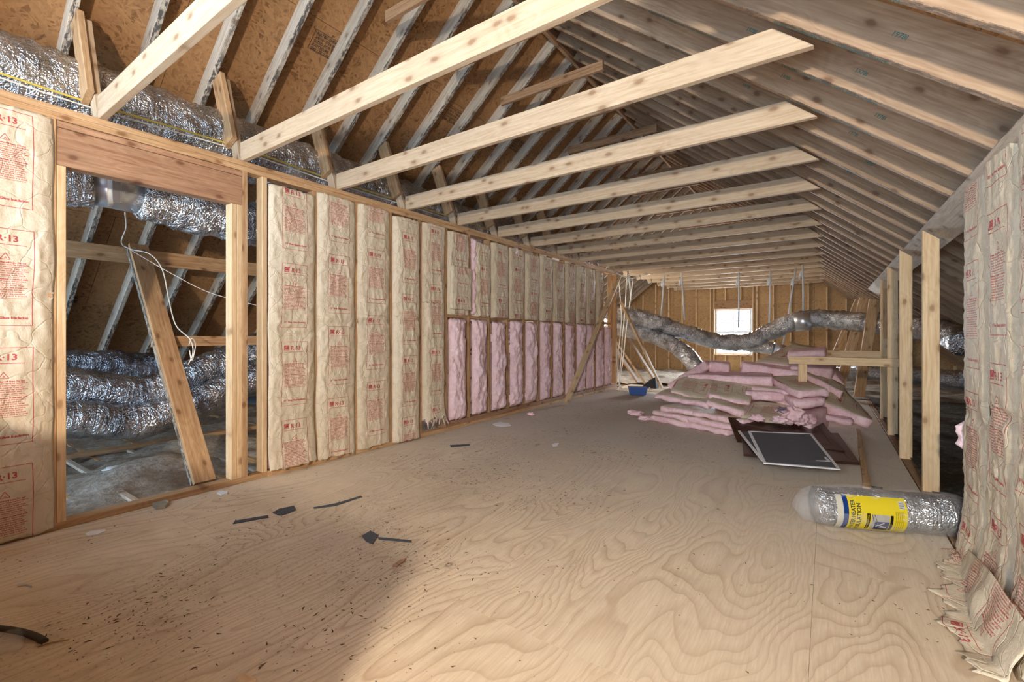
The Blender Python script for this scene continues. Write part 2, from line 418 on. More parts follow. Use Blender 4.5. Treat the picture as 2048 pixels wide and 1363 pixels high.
for k in range(-13, 14):
    x = -2.24 + .203 + k*BAY
    if x < -7.3 or x > 2.7: continue
    zt = roof_z(x) - .02
    if zt < .25: continue
    if WX0-.02 < x < WX1+.02:
        block('stud', (x-.019, Y_END-.089, -.05), (x+.019, Y_END-.001, WZ0-.04), M['pine_new'], gable, 'z')
        block('stud', (x-.019, Y_END-.089, WZ1+.25), (x+.019, Y_END-.001, zt), M['pine_new'], gable, 'z')
    else:
        block('stud', (x-.019, Y_END-.089, -.05), (x+.019, Y_END-.001, zt), M['pine_new'], gable, 'z')
for x in (WX0-.06, WX1+.022):
    block('stud', (x, Y_END-.089, -.05), (x+.038, Y_END-.001, roof_z(x)-.05), M['pine_new'], gable, 'z')
block('sill', (WX0-.02, Y_END-.089, WZ0-.038), (WX1+.02, Y_END-.001, WZ0), M['pine_wall'], gable, 'x')
block('header', (WX0-.02, Y_END-.089, WZ1+.005), (WX1+.02, Y_END-.001, WZ1+.24), M['pine_brown'], gable, 'x')
for x0, x1, z0, z1 in ((-8.2, WX0-.01, -.3, 3.6), (WX1+.01, 3.2, -.3, 3.6), (WX0-.01, WX1+.01, -.3, WZ0-.005), (WX0-.01, WX1+.01, WZ1+.005, 3.6), (-3.8, -1.1, 3.6, 4.8)):
    block('siding', (x0, Y_END+.014, z0), (x1, Y_END+.03, z1), M['slate'], gable, 'x')
# window: frame, sashes, muntins, glass
win = tag(empty('window_1', ((WX0+WX1)/2, Y_END, WZ0)), 'small white double hung window in the far gable', kind='structure')
fy = Y_END-.03
def wbar(n, x0, x1, z0, z1, d=.05, y=fy, m='frame_vinyl', p=None): return block(n, (x0, y, z0), (x1, y+d, z1), M[m], p or win, 'x' if x1-x0 > z1-z0 else 'z')
wbar('window_frame', WX0, WX0+.05, WZ0, WZ1, .09); wbar('window_frame', WX1-.05, WX1, WZ0, WZ1, .09)
wbar('window_frame', WX0+.05, WX1-.05, WZ1-.05, WZ1, .09); wbar('window_frame', WX0+.05, WX1-.05, WZ0, WZ0+.05, .09)
mz = (WZ0+WZ1)/2
wbar('meeting_rail', WX0+.05, WX1-.05, mz-.02, mz+.02, .05)
wbar('muntin', (WX0+WX1)/2-.016, (WX0+WX1)/2+.016, WZ0+.05, mz-.02, .02, fy+.02); wbar('muntin', (WX0+WX1)/2-.016, (WX0+WX1)/2+.016, mz+.02, WZ1-.05, .02, fy+.02)
for zz in ((WZ0+.05+mz-.02)/2, (mz+.02+WZ1-.05)/2):
    wbar('muntin', WX0+.05, WX1-.05, zz-.016, zz+.016, .016, fy+.022)
gl = NT('window_glass'); gl.b.inputs['Alpha'].default_value = .06; gl.out((.9, .95, 1), .05)
wbar('pane', WX0+.05, WX1-.05, WZ0+.05, mz-.02, .004, fy+.045, 'x') if False else None
M['glass'] = gl.m
wbar('pane', WX0+.051, WX1-.051, WZ0+.051, mz-.021, .004, fy+.042, 'glass'); wbar('pane', WX0+.051, WX1-.051, mz+.021, WZ1-.051, .004, fy+.042, 'glass')

# ---- left stud wall
wl = tag(empty('wall_left', (WL, 0, 0)), 'left bare stud wall with a framed opening', kind='structure')
WALL_END = 9.03
TP0, TP1 = 2.33, 2.406
for z0, z1 in ((TP0, TP0+.0375), (TP0+.0385, TP1)):
    block('top_plate', (WL-.089, Y_BACK, z0), (WL, 4.6, z1), M['pine_wall'], wl)
    block('top_plate', (WL-.089, 4.602, z0), (WL, WALL_END, z1), M['pine_wall'], wl)
block('bottom_plate', (WL-.089, Y_BACK, .0), (WL, 1.83, .040), M['pine_wall'], wl)
block('bottom_plate', (WL-.089, 1.832, .0), (WL, WALL_END, .040), M['pine_wall'], wl)
block('bottom_plate', (WL-.085, 3.86, .041), (WL-.002, WALL_END, .10), M['pine_header'], wl)
def stud(y, z0=.041, z1=TP0-.001, d=.089, m='pine_wall', t=.038, parent=None, x=WL):
    return block('stud', (x-d, y-t/2, z0), (x, y+t/2, z1), M[m], parent or wl, 'z')
for y in (-1.79, -1.38, -.97, -.57, -.17, .235): stud(y)
stud(.633)                              # king stud left of the opening
stud(.672, z1=2.07, m='pine_new')       # jack stud
stud(1.590, z1=2.07, m='pine_new', t=.037); stud(1.667)
block('stud', (WL-.089, 1.610, .041), (WL, 1.646, 2.07), M['pine_new'], wl, 'z')
stud(1.812, m='pine_new')
block('header', (WL-.089, .655, 2.072), (WL, 1.647, 2.285), M['pine_header'], wl)
block('header_cap', (WL-.089, .655, 2.288), (WL, 1.647, 2.326), M['pine_header'], wl)
YB = 1.831
for i in range(1, 18):
    stud(YB+BAY*i+.0, .101 if i > 4 else .041)
stud(WALL_END-.02, .101); stud(WALL_END-.062, .101)
for i in range(5, 17):
    y = YB+BAY*i
    block('blocking', (WL-.085, y+.02, 1.305), (WL-.012, y+BAY-.02, 1.343), M['pine_wall'], wl)


# ================================================================ printed artwork (computed from glyph outlines)
import numpy as np
_glyph_cache = {}
def text_tris(body, size, bold=0.0, space=1.0):
    cu = bpy.data.curves.new('glyphs', 'FONT'); cu.body = body; cu.size = size; cu.offset = bold*size; cu.resolution_u = 2; cu.space_character = space
    o = bpy.data.objects.new('glyphs', cu)
    me = o.to_mesh(); me.calc_loop_triangles()
    v = np.zeros(len(me.vertices)*3); me.vertices.foreach_get('co', v); v = v.reshape(-1, 3)[:, :2]
    t = np.zeros(len(me.loop_triangles)*3, dtype=np.int32); me.loop_triangles.foreach_get('vertices', t); t = t.reshape(-1, 3)
    o.to_mesh_clear(); bpy.data.objects.remove(o); bpy.data.curves.remove(cu)
    return v, t
class Canvas:
    def __init__(s, wm, hm, ppm, bgc):
        s.ppm = ppm; s.w = int(wm*ppm); s.h = int(hm*ppm)
        s.a = np.ones((s.h, s.w, 4), dtype=np.float32); s.a[:, :, :] = bgc
    def rect(s, x0, y0, x1, y1, col):
        p = s.ppm; s.a[max(0, int(y0*p)):max(0, int(round(y1*p))), max(0, int(x0*p)):max(0, int(round(x1*p)))] = col
    def tri(s, P, col):
        P = P*s.ppm
        x0, y0 = np.floor(P.min(0)).astype(int); x1, y1 = np.ceil(P.max(0)).astype(int)
        x0, y0 = max(x0, 0), max(y0, 0); x1, y1 = min(x1, s.w-1), min(y1, s.h-1)
        if x1 < x0 or y1 < y0: return
        xs, ys = np.meshgrid(np.arange(x0, x1+1)+.5, np.arange(y0, y1+1)+.5)
        (ax, ay), (bx, by), (cx, cy) = P
        d = (bx-ax)*(cy-ay)-(cx-ax)*(by-ay)
        if abs(d) < 1e-9: return
        w1 = ((xs-ax)*(cy-ay)-(cx-ax)*(ys-ay))/d; w2 = ((bx-ax)*(ys-ay)-(xs-ax)*(by-ay))/d
        m = (w1 >= -.001) & (w2 >= -.001) & (w1+w2 <= 1.001)
        s.a[y0:y1+1, x0:x1+1][m] = col
    def poly(s, pts, col):
        pts = np.array(pts, dtype=float)
        for i in range(1, len(pts)-1): s.tri(pts[[0, i, i+1]], col)
    def line(s, p, q, wd, col):
        p, q = np.array(p, float), np.array(q, float); d = q-p; d /= max(1e-9, np.hypot(*d)); n = np.array((-d[1], d[0]))*wd/2
        s.poly([p-n, q-n, q+n, p+n], col)
    def text(s, body, x, y, size, col, bold=0.0, width=None, rot=0, space=1.0):
        v, t = text_tris(body, size, bold, space)
        if len(v) == 0: return
        if width: v = v*np.array((width/max(1e-6, v[:, 0].max()), 1))
        if rot: v = v @ np.array(((math.cos(rot), math.sin(rot)), (-math.sin(rot), math.cos(rot))))
        v = v+np.array((x, y))
        for tr in t: s.tri(v[tr], col)
    def image(s, name, down=2):
        h, w_ = s.h//down*down, s.w//down*down
        a = s.a[:h, :w_].reshape(h//down, down, w_//down, down, 4).mean((1, 3))
        im = bpy.data.images.new(name, w_//down, h//down); im.pixels.foreach_set(np.ascontiguousarray(a, dtype=np.float32).ravel()); im.update(); im.pack()
        return im
TW, THT = .381, .63
def facing_print():
    c = Canvas(TW, THT, 2600, (0, 0, 0, 1)); W1 = (1, 1, 1, 1); K = (0, 0, 0, 1)
    fx0, fx1, fy0, fy1, lw = .092, .300, .060, .575, .0032
    for a in ((fx0, fy0, fx1, fy0+lw), (fx0, fy1-lw, fx1, fy1), (fx0, fy0, fx0+lw, fy1), (fx1-lw, fy0, fx1, fy1)): c.rect(*a, W1)
    c.rect(.112, .505, .150, .545, W1)                       # the small square emblem: house peak lines over a word
    c.line((.113, .517), (.133, .541), .0013, K); c.line((.133, .541), (.147, .530), .0008, K)
    c.text('RATED', .1165, .5095, .008, K, .03, .029)
    c.text('R\u00b713', .164, .508, .046, W1, .032, .078)
    c.rect(.112, .489, .272, .4925, W1)
    for a, b in (((.178, .412), (.196, .444)), ((.196, .444), (.214, .412)), ((.178, .412), (.214, .412))): c.line(a, b, .0032, W1)
    c.text('A', .1925, .4155, .014, W1, .03)
    L = ['Warning: This facing will burn. Do not', 'leave exposed. Facing must be installed in', 'substantial contact with an approved', 'ceiling, floor or wall material. Keep open', 'flame and other heat sources away from', 'facing. Place insulation between stud,', 'joist or rafter spaces with care.']
    y = .392
    for i, t in enumerate(L): c.text(t, .110, y, .0112, W1, .034 if i else .06, .160+.012*math.sin(i*2.1)); y -= .0112
    c.rect(.110, y+.0035, .275, y+.0052, W1); y -= .0095
    L = ['Attention: This package is marked with', 'the recommended use of this product.', 'Fiber glass insulation may cause temporary', 'irritation of skin, eyes and throat. Wear', 'long sleeves, gloves and eye protection', 'when handling. Wash with soap and warm', 'water after handling. Wash work clothes', 'separately and wipe out the machine.', 'Keep this product dry until it is used.']
    for i, t in enumerate(L): c.text(t, .110, y, .0112, W1, .034 if i else .06, .160+.010*math.sin(i*1.7+1)); y -= .0112
    c.rect(.110, y+.0015, .275, y+.0035, W1)
    c.text('3\u00bd" Fiber Glass Insulation', .112, .096, .018, W1, .05, .172)
    for k in range(4): c.text('Stapling flange  this side', .030, .04+k*.15, .007, (.45, .45, .45, 1), .0, .085, math.pi/2)
    return c.image('facing_print')
IMG_FACING = facing_print()
def kraftmat():
    s = NT('kraft_facing'); c, r = s.coords()
    uv = s.n('ShaderNodeTexCoord').outputs['UV']
    tex = s.n('ShaderNodeTexImage', i_Vector=uv); tex.image = IMG_FACING; tex.extension = 'REPEAT'; tex.interpolation = 'Linear'
    m = s.n('ShaderNodeSeparateColor', i_0=tex.outputs[0]).outputs[0]
    n = s.noise(c, 9, 6, .65, .8); n2 = s.noise(s.scaled(c, (1, 1, .45)), 26, 5, .7, 1.6)
    v = s.n('ShaderNodeTexVoronoi', i_Vector=s.vmath('ADD', c, s.vmath('MULTIPLY', s.n('ShaderNodeTexNoise', i_Vector=c, i_Scale=5.0).outputs[1], (.25, .25, .25))), i_Scale=6.5, feature='DISTANCE_TO_EDGE').outputs['Distance']
    crease = s.ramp(v, [(.0, 0.0), (.035, 1.0)])
    col = s.mix(s.ramp(n, [(.3, 0.), (.7, 1.)]), (.56, .475, .35), (.69, .60, .465))
    m = s.ramp(m, [(.0, 0.), (.55, 1.)])
    col = s.mix(s.math('MULTIPLY', m, .92), col, (.42, .035, .05))
    h = s.math('ADD', s.math('ADD', s.math('MULTIPLY', n, .9), s.math('MULTIPLY', n2, .35)), s.math('MULTIPLY', crease, .26))
    return s.out(col, .64, normal=s.bump(h, .6, .015), spec=.22)
M['kraft'] = kraftmat()

# ================================================================ LUMBER THINGS
ORD = ['first', 'second', 'third', 'fourth', 'fifth', 'sixth', 'seventh', 'eighth', 'ninth', 'tenth', 'eleventh', 'twelfth', 'thirteenth', 'fourteenth', 'fifteenth', 'sixteenth', 'seventeenth', 'eighteenth']
TZ0 = 2.4075
for k in range(1, 18):
    y = .813*k + .019+.002
    xr = RX + (RZ-(TZ0+.0))/SL + .04            # reaches the rafter side
    w_ = .140
    o = board('ceiling_tie', (WL-.03, y+.019, TZ0+w_/2), (xr-.10, y+.019, TZ0+w_/2+.004), w_, .038, Z, M['pine_tie'], cuts=(0, -w_/SL*.95))
    which = 'nearest the camera' if k == 1 else 'last one before the far gable' if k == 17 else ORD[k-1]+' counted from the camera'
    tag(o, 'long bare pine tie beam across the attic, '+which, 'beam', 'tie beams across the attic', 'thing')
    yy = y+.019
    lean = random.uniform(-.01, .01)
    s_ = board('strut', (WL-.085, yy-.0, TZ0+.001), (WL-.33, yy+lean, 3.10), .089, .036, X, M['pine_tie'], o)
    board('strut_plank', (WL-.135, yy-.040, 2.56), (WL-.345, yy-.040+lean, 3.12+.05*random.random()), .140, .036, X, M['pine_wall'], o)
for k in range(2, 17):
    y = .813*k + .021+.019
    o = board('collar_tie', (-2.98+random.uniform(-.05, .05), y, 3.70), (-1.76+random.uniform(-.03, .03), y, 3.70), .089, .036, Z, M['pine_brown'])
    tag(o, 'short collar board just under the ridge, above the %s tie beam from the camera' % ORD[k-1], 'beam', 'short collar boards under the ridge', 'thing')

# right low wall under the slope, and its sloping plate
wr = tag(empty('wall_right', (.60, 0, 0)), 'right low stud wall under the roof slope', kind='structure')
XR = .600
nr = Vector((SL, 0, 1)).normalized()
pc = Vector((.645, 0, roof_z(.645))) - nr*.020
o = board('sloping_plate', (pc.x, Y_BACK, pc.z), (pc.x, 9.5, pc.z), .185, .036, Vector((1, 0, -SL)), M['pine_grey'], wr)
for y in (-1.9, -1.2, -.79, -.38, .02, .43, .84, 1.24, 1.65, 2.055, 2.462, 2.868, 3.274):
    block('stud', (XR+.003, y, .039), (XR+.092, y+.038, roof_z(XR+.092)-.062), M['pine_wall'], wr, 'z')
block('bottom_plate', (XR-.01, Y_BACK, .0), (XR+.08, 3.32, .038), M['pine_wall'], wr)
block('floor_edge_strip', (.548, 3.33, -.06), (.60, 9.6, .004), M['pine_brown'], wr)
block('floor_edge_strip', (.602, Y_BACK, -.06), (.68, 9.6, -.005), M['pine_wall'], wr)

POSTS = [(.553, 4.285, .090, 'nearest to the kraft faced right wall'), (.530, 5.30, .089, 'second away from the kraft faced right wall'), (.545, 6.46, .089, 'third away, holding the low rail'), (.575, 7.65, .089, 'fourth away, with a side block')]
for i, (x, y, wd, lab) in enumerate(POSTS):
    zt = roof_z(x)-.062
    o = board('upright_post', (x+wd/2, y+.019, .006), (x+wd/2, y+.019, zt-SL*wd/2), wd, .038, X, M['pine_new'], cuts=(0, -SL*wd))
    tag(o, 'knotty bare pine post under the sloping plate, '+lab, 'post', 'pine posts under the sloping plate')
o = block('side_block', (.60, 7.60, 1.05), (.689, 7.645, 1.70), M['pine_wall'], None, 'z')
tag(o, 'short pine block fixed beside the fourth pine post', 'wood block')
# leaning boards far right
for (a, b, wd, lab) in (((.42, 9.25, .10), (.615, 9.15, 1.66), .14, 'wide pine board leaning under the plate end, right of the leaning pair'),
                        ((.16, 9.85, .08), (.52, 9.72, 1.72), .14, 'wide pine board leaning near the plate end, left of the pair'),
                        ((.02, 9.9, .5), (.44, 9.86, 1.70), .089, 'narrow pine board leaning behind the two wide ones')):
    tag(board('leaning_board', a, b, wd, .038, (1, .25, 0), M['pine_wall']), lab, 'board')
o = block('low_rail', (-.38, 6.415, .755), (.635, 6.453, .844), M['pine_new'], None, 'x'); tag(o, 'horizontal pine rail over the pink pile ending at the third post', 'board')
block('stub_post', (-.285, 6.455, .545), (-.196, 6.493, .842), M['pine_new'], o, 'z')
o = block('low_rail', (-.10, 7.60, .800), (.57, 7.638, .889), M['pine_new'], None, 'x'); tag(o, 'short pine rail behind the longer low rail', 'board')
# leaning braces at the end of the left wall
tag(board('leaning_brace', (-3.40, 6.42, .03), (-3.52, 8.93, 2.26), .089, .038, (1, .2, 0), M['pine_new']), 'pale pine brace leaning along the pink batts of the left wall', 'board')
tag(board('leaning_brace', (-2.74, 9.27, .03), (-3.56, 9.14, 1.80), .089, .038, (0, 1, 0), M['pine_new']), 'pale pine brace leaning from the floor to the end of the left wall', 'board')
for a, b, m, lab in (((-3.0, 9.9, .0), (-4.1, 10.2, 1.5), 'pine_brown', 'brown brace behind the end of the left wall, upper one'), ((-3.5, 10.1, .0), (-4.5, 10.4, 1.2), 'pine_brown', 'brown brace behind the end of the left wall, lower one'),
                     ((-3.15, 9.6, .0), (-3.85, 9.62, .95), 'pine_new', 'thin pale brace behind the end of the left wall')):
    tag(board('leaning_brace', a, b, .14 if m == 'pine_brown' else .03, .038, (0, 1, 0), M[m]), lab, 'board')

# unseen low wall added behind and left of the viewpoint to shade the floor
wn = tag(empty('shade_wall', (-2.0, -.30, 0)), 'unseen low framed wall added behind the viewpoint for shade', kind='structure')
block('bottom_plate', (-3.50, -.345, .0), (-.62, -.256, .038), M['pine_wall'], wn, 'x'); block('top_plate', (-3.50, -.345, .965), (-.62, -.256, 1.0), M['pine_wall'], wn, 'x')
for k in range(8): block('stud', (-3.5+k*.406, -.345, .039), (-3.462+k*.406, -.256, .964), M['pine_wall'], wn, 'z')
block('panel', (-3.50, -.255, .0), (-.62, -.243, 1.0), M['ply'], wn, 'x')
# lumber seen through the opening in the left wall
tag(block('purlin', (-5.31, -1.5, 1.765), (-5.272, 8.5, 1.905), M['pine_wall']), 'horizontal purlin board under the rafters behind the left wall', 'board', kind='thing')
o = board('brace_plank', (-3.735, 1.455, .03), (-5.18, 1.475, 1.92), .140, .038, Y, M['pine_wall']); tag(o, 'stained wide plank leaning across the framed opening', 'board')
board('backing_board', (-3.785, 1.445, .02), (-5.24, 1.465, 1.90), .120, .038, Y, M['pine_grey'], o)
tag(block('cross_board', (-4.62, 1.40, 1.005), (-4.582, 3.2, 1.094), M['pine_wall']), 'short horizontal board nailed to the plank in the opening', 'board')
tag(board('floor_board', (-5.62, .1, .015), (-5.45, 3.6, .03), .089, .038, X, M['pine_wall']), 'flat board lying across the joists behind the opening', 'board')
for y, x0, x1 in ((.66, -5.3, -3.70), (1.07, -6.2, -3.70), (1.50, -5.5, -3.78), (1.88, -5.6, -3.72)):
    tag(block('joist_top', (x0, y-.02, -.02), (x1, y+.02, .004), M['pine_grey'], None, 'x'), 'grey joist edge showing in the blown insulation, %s' % {.66: 'beside the jack stud', 1.07: 'below the middle of the opening', 1.5: 'under the leaning plank', 1.88: 'behind the opening jamb'}[y], 'joist', kind='thing')

# ================================================================ BATTS
def grid_batt(name, org, wv, nv, width, z0, z1, seed, kind, puff=.022, poff=0.0, amp=1.0, tuck=None, back=.082, ragged=.006, backw=.352, crumple=1.0, flare=0.0, edge=None):
    """a batt in a wall: org = point at the middle of its width at z=0 on the wall face; wv = width direction; nv = out of the wall"""
    org, wv, nv = Vector(org), Vector(wv), Vector(nv)
    H = z1-z0; nu = 34; nvv = max(12, int(H/.0145)) if kind == 'kraft' else max(20, int(H/.018))
    vs, uv = [], []
    def N(a, b, k): return noise.noise(Vector((a, b, seed*7.3+k)))
    for j in range(nvv+1):
        t = j/nvv; z = z0+H*t
        wl_ = N(0, z*3, 20)*.012*amp; wr_ = N(5, z*3, 21)*.012*amp
        for i in range(nu+1):
            s = i/nu; e = 2*s-1
            x = e*width/2 + wl_*(1-s) + wr_*s
            if kind == 'kraft':
                prof = puff*(1-abs(e)**5)
                xx = x*1.0
                r1 = 1-abs(N(xx*6.5+z*.5, z*1.5, 1)*2.2); r1 = max(0, r1)**3
                r2 = 1-abs(N(xx*11-z*2.2, z*5.0+xx*7, 2)*2.3); r2 = max(0, r2)**4
                h = prof*(1+.30*N(xx*4, z*1.4, 3)) + crumple*(.0075*r1*r1 + .006*r2*r2 + .005*N(xx*9, z*2.2, 4) + .0035*N(xx*34, z*15, 5) + .006*max(0, 1-abs(N(xx*13+z*7, z*9-xx*9, 14))*5)**2)
                if tuck is not None:
                    d = (z-tuck)/.05; h += crumple*(.022*math.exp(-d*d)*N(xx*9, z*22, 6) - .012*math.exp(-d*d*3))
                m = min(1, (1-abs(e))*9); h = .003+h*m + .004*(1-m)*max(0, N(e*3, z*9, 8))
                if flare: h += flare*max(0, 1-(z-z0)/.35)**2*(1+.6*N(xx*8, z*4, 9))
            else:
                m = max(0, 1-abs(e)**3.2); me = min(1, min(t, 1-t)*H/.05+.35)
                h = -.018 + (puff*m + amp*(.026*N(x*9, z*6, 1) + .020*N(x*20, z*15, 2)+.011*N(x*42, z*36, 3)))*me - .02*(1-m)
            zz = z
            if j == 0: zz += ragged*(N(s*9, 1, 11)*2+.5*N(s*31, 2, 12))
            if j == nvv: zz += ragged*(N(s*9, 3, 13)*1.2)
            vs.append(org+wv*x+nv*h+Z*zz); uv.append((s, (z-poff)/THT))
    fs = []; mi = []
    for j in range(nvv):
        for i in range(nu):
            a = j*(nu+1)+i; fs.append((a, a+1, a+nu+2, a+nu+1)); mi.append(0)
    # sides and back
    ring = [i for i in range(nu+1)] + [j*(nu+1)+nu for j in range(1, nvv+1)] + [nvv*(nu+1)+i for i in range(nu-1, -1, -1)] + [j*(nu+1) for j in range(nvv-1, 0, -1)]
    b0 = len(vs)
    def mid(idx, dep, sc):
        j, i = divmod(idx, nu+1); s = i/nu; e = 2*s-1
        return org+wv*(e*backw/2*sc)-nv*dep+Z*(z0+.004+(H-.008)*j/nvv)
    for idx in ring: vs.append(mid(idx, .004, 1)); uv.append((0, 0))
    b1 = len(vs)
    for idx in ring: vs.append(mid(idx, back, 1)); uv.append((0, 0))
    n = len(ring)
    for q in range(n):
        a, b = ring[q], ring[(q+1) % n]
        fs.append((b, a, b0+q, b0+(q+1) % n)); mi.append(0 if kind == 'kraft' else 1)
        fs.append((b0+(q+1) % n, b0+q, b1+q, b1+(q+1) % n)); mi.append(1)
    fs.append(tuple(b1+q for q in range(n))); mi.append(1)
    base = org+Z*z0
    vs = [v-base for v in vs]
    mats = [M['kraft'] if kind == 'kraft' else M['pink_wall'], M['pink_wall']]
    return mesh_obj(name, vs, fs, mats, None, True, mi, uv, Matrix.Translation(base))
def wall_batt(i, z0, z1, kind, seed, **kw):
    yc = YB+BAY*(i+.5)
    return grid_batt('kraft_batt' if kind == 'kraft' else 'pink_batt', (WL, yc+kw.pop('dy', 0), 0), Y, X, kw.pop('width', .388), z0, z1, seed, kind, **kw)
G1 = 'kraft faced batts on the left wall'
b = grid_batt('kraft_batt', (WL, .442, 0), Y, X, .395, .012, 2.322, 101, 'kraft', poff=2.30-.575, tuck=1.33); tag(b, 'tall kraft faced batt left of the framed opening', 'insulation', G1)
b = grid_batt('kraft_batt', (WL, .033, 0), Y, X, .395, .03, 2.322, 102, 'kraft', poff=2.20-.575, tuck=1.2); tag(b, 'kraft faced batt at the left edge, furthest left', 'insulation', G1)
tops = [2.31, 1.81+.63, 1.92, 2.15, 2.29]
for i, (wd, z0, z1, puff, lab) in enumerate(((.395, .045, 2.285, .022, 'first full height kraft batt right of the opening, torn at its foot'), (.388, .03, 2.325, .028, 'second full height kraft batt right of the opening'),
                                     (.385, .035, 2.325, .028, 'third full height kraft batt right of the opening'), (.360, .02, 2.300, .050, 'fourth kraft batt, rounded and bulging at its top'))):
    b = wall_batt(i, z0, z1, 'kraft', 110+i, width=wd, puff=puff, poff=tops[i]-.575, tuck=1.15+.04*i, flare=.03 if i == 0 else 0, ragged=.012); tag(b, lab, 'insulation', G1)
b = wall_batt(4, 1.455, 2.32, 'kraft', 121, width=.345, poff=2.29-.575, puff=.03); tag(b, 'upper kraft batt above a separate lower one, left of the pink row', 'insulation', G1)
b = wall_batt(4, .17, 1.46, 'kraft', 122, width=.325, poff=.96-.575, puff=.035, ragged=.03, flare=.02); tag(b, 'lower kraft batt with shredded bottom edge beside the pink row', 'insulation', G1)
# shreds under it
def strip(name, pts, wd, mat, th=.002, parent=None, up=None):
    vs, fs = [], []
    pts = [Vector(p) for p in pts]
    for i, p in enumerate(pts):
        t = (pts[min(i+1, len(pts)-1)]-pts[max(i-1, 0)]).normalized()
        sdv = t.cross(Vector(up) if up else X); sdv = sdv.normalized() if sdv.length > 1e-4 else Y
        n = sdv.cross(t); w0 = wd[i] if isinstance(wd, (list, tuple)) else wd
        for a, b in ((-1, -1), (1, -1), (1, 1), (-1, 1)): vs.append(p+sdv*w0/2*a+n*th/2*b)
    for i in range(len(pts)-1):
        for q in range(4): a = i*4+q; c_ = i*4+(q+1) % 4; fs.append((a, c_, c_+4, a+4))
    fs.append((3, 2, 1, 0)); e = (len(pts)-1)*4; fs.append((e, e+1, e+2, e+3))
    return mesh_obj(name, vs, fs, mat, parent, True)
yb = YB+BAY*4.5
for k in range(7):
    y0 = yb-.15+.05*k+random.uniform(-.01, .01); L = random.uniform(.06, .16)
    strip('paper_shred', [(WL+.03, y0, .20), (WL+.035+.02*random.random(), y0+.01, .20-L*.5), (WL+.02+.05*random.random(), y0+random.uniform(-.03, .03), .20-L)], [.04, .03, .012], M['kraft'] if k % 2 else M['pink_wall'], .003, b)
# uppers, bays 5..16, and pink lowers
uplab = ['with a folded over lower edge', 'torn open with pink showing', 'just right of the torn open one', 'with a pink fold at its top', 'fifth of the upper row', 'sixth of the upper row', 'seventh of the upper row', 'eighth of the upper row', 'third from the far end of the upper row', 'second from the far end of the upper row', 'last at the far end of the upper row']
for q, i in enumerate(range(5, 16)):
    zb = 1.335 - .004*q
    top = 2.30 - (.03 if i in (9, 11) else 0)
    if q == 1:
        # torn facing: the paper hangs slanting, pink behind
        b = wall_batt(i, zb, 2.25, 'kraft', 130+q, width=.30, dy=.04, puff=.035, poff=.14*q, crumple=1.6)
        tag(b, 'short upper kraft batt '+uplab[q], 'insulation', G1)
        p = grid_batt('exposed_fibre', (WL-.0, YB+BAY*(i+.5)-.115, 0), Y, X, .11, zb+.02, 2.29, 990, 'pink', puff=.045, back=.03, backw=.10)
        p.parent = b; p.matrix_parent_inverse = b.matrix_basis.inverted()
    else:
        b = wall_batt(i, zb, top, 'kraft', 130+q, width=(.385, .3, .37, .37, .365, .36, .36, .36, .35, .34, .30)[q], puff=.03+.006*(q % 3), poff=(.62, 0, .40, .22, .55, .31, .02, .48, .2, .36, .1)[q], crumple=1.3)
        tag(b, 'short upper kraft batt '+uplab[q], 'insulation', G1)
    if q == 0:
        f = grid_batt('folded_flap', (WL+.045, YB+BAY*(i+.5), 0), Y, X, .37, 1.40, 1.90, 991, 'kraft', puff=.02, poff=1.55-.575, back=.004, backw=.36, crumple=1.2)
        f.parent = b; f.matrix_parent_inverse = b.matrix_basis.inverted()
    if q == 3:
        f = grid_batt('pink_fold', (WL+.03, YB+BAY*(i+.5)-.02, 0), Y, X, .10, 2.17, 2.32, 992, 'pink', puff=.03, back=.01, backw=.08)
        f.parent = b; f.matrix_parent_inverse = b.matrix_basis.inverted()
plab = ['first, nearest the opening', 'second', 'third', 'fourth', 'fifth', 'sixth', 'seventh', 'eighth', 'ninth', 'tenth', 'eleventh', 'twelfth and last']
for q, i in enumerate(range(5, 17)):
    b = wall_batt(i, .105 + .02*random.random(), 1.300-.03*random.random() - (.05 if q > 9 else 0), 'pink', 160+q, width=random.uniform(.30, .345) if q < 11 else .25, dy=random.uniform(-.012, .012), puff=.06+.02*random.random(), ragged=.015, back=.06, backw=.30)
    tag(b, 'bare pink batt in the left wall, %s in the row' % plab[q], 'insulation', 'bare pink batts in the lower left wall')
# right wall
G2 = 'kraft faced batts on the right wall'
def right_batt(y0, y1, zt, seed, poff, lab, **kw):
    b = grid_batt('kraft_batt', (XR, (y0+y1)/2, 0), -Y, -X, (y1-y0)*.985, .02, zt, seed, 'kraft', puff=kw.pop('puff', .03), poff=poff, backw=(y1-y0)*.86, crumple=.75, flare=kw.pop('flare', .03), ragged=.02, **kw)
    return tag(b, lab, 'insulation', G2)
right_batt(2.878, 3.312, 1.865, 201, 2.09-.575, 'narrow seen kraft batt at the far end of the right wall', puff=.020, tuck=.72)
rb = right_batt(2.462, 2.868, 1.880, 202, 1.62-.575, 'kraft batt on the right wall, crumpled low down, at the right edge', puff=.025, flare=.06, tuck=.78)
right_batt(2.056, 2.455, 1.88, 203, 1.70-.575, 'kraft batt on the right wall, nearest to the camera', flare=.06, tuck=.7)
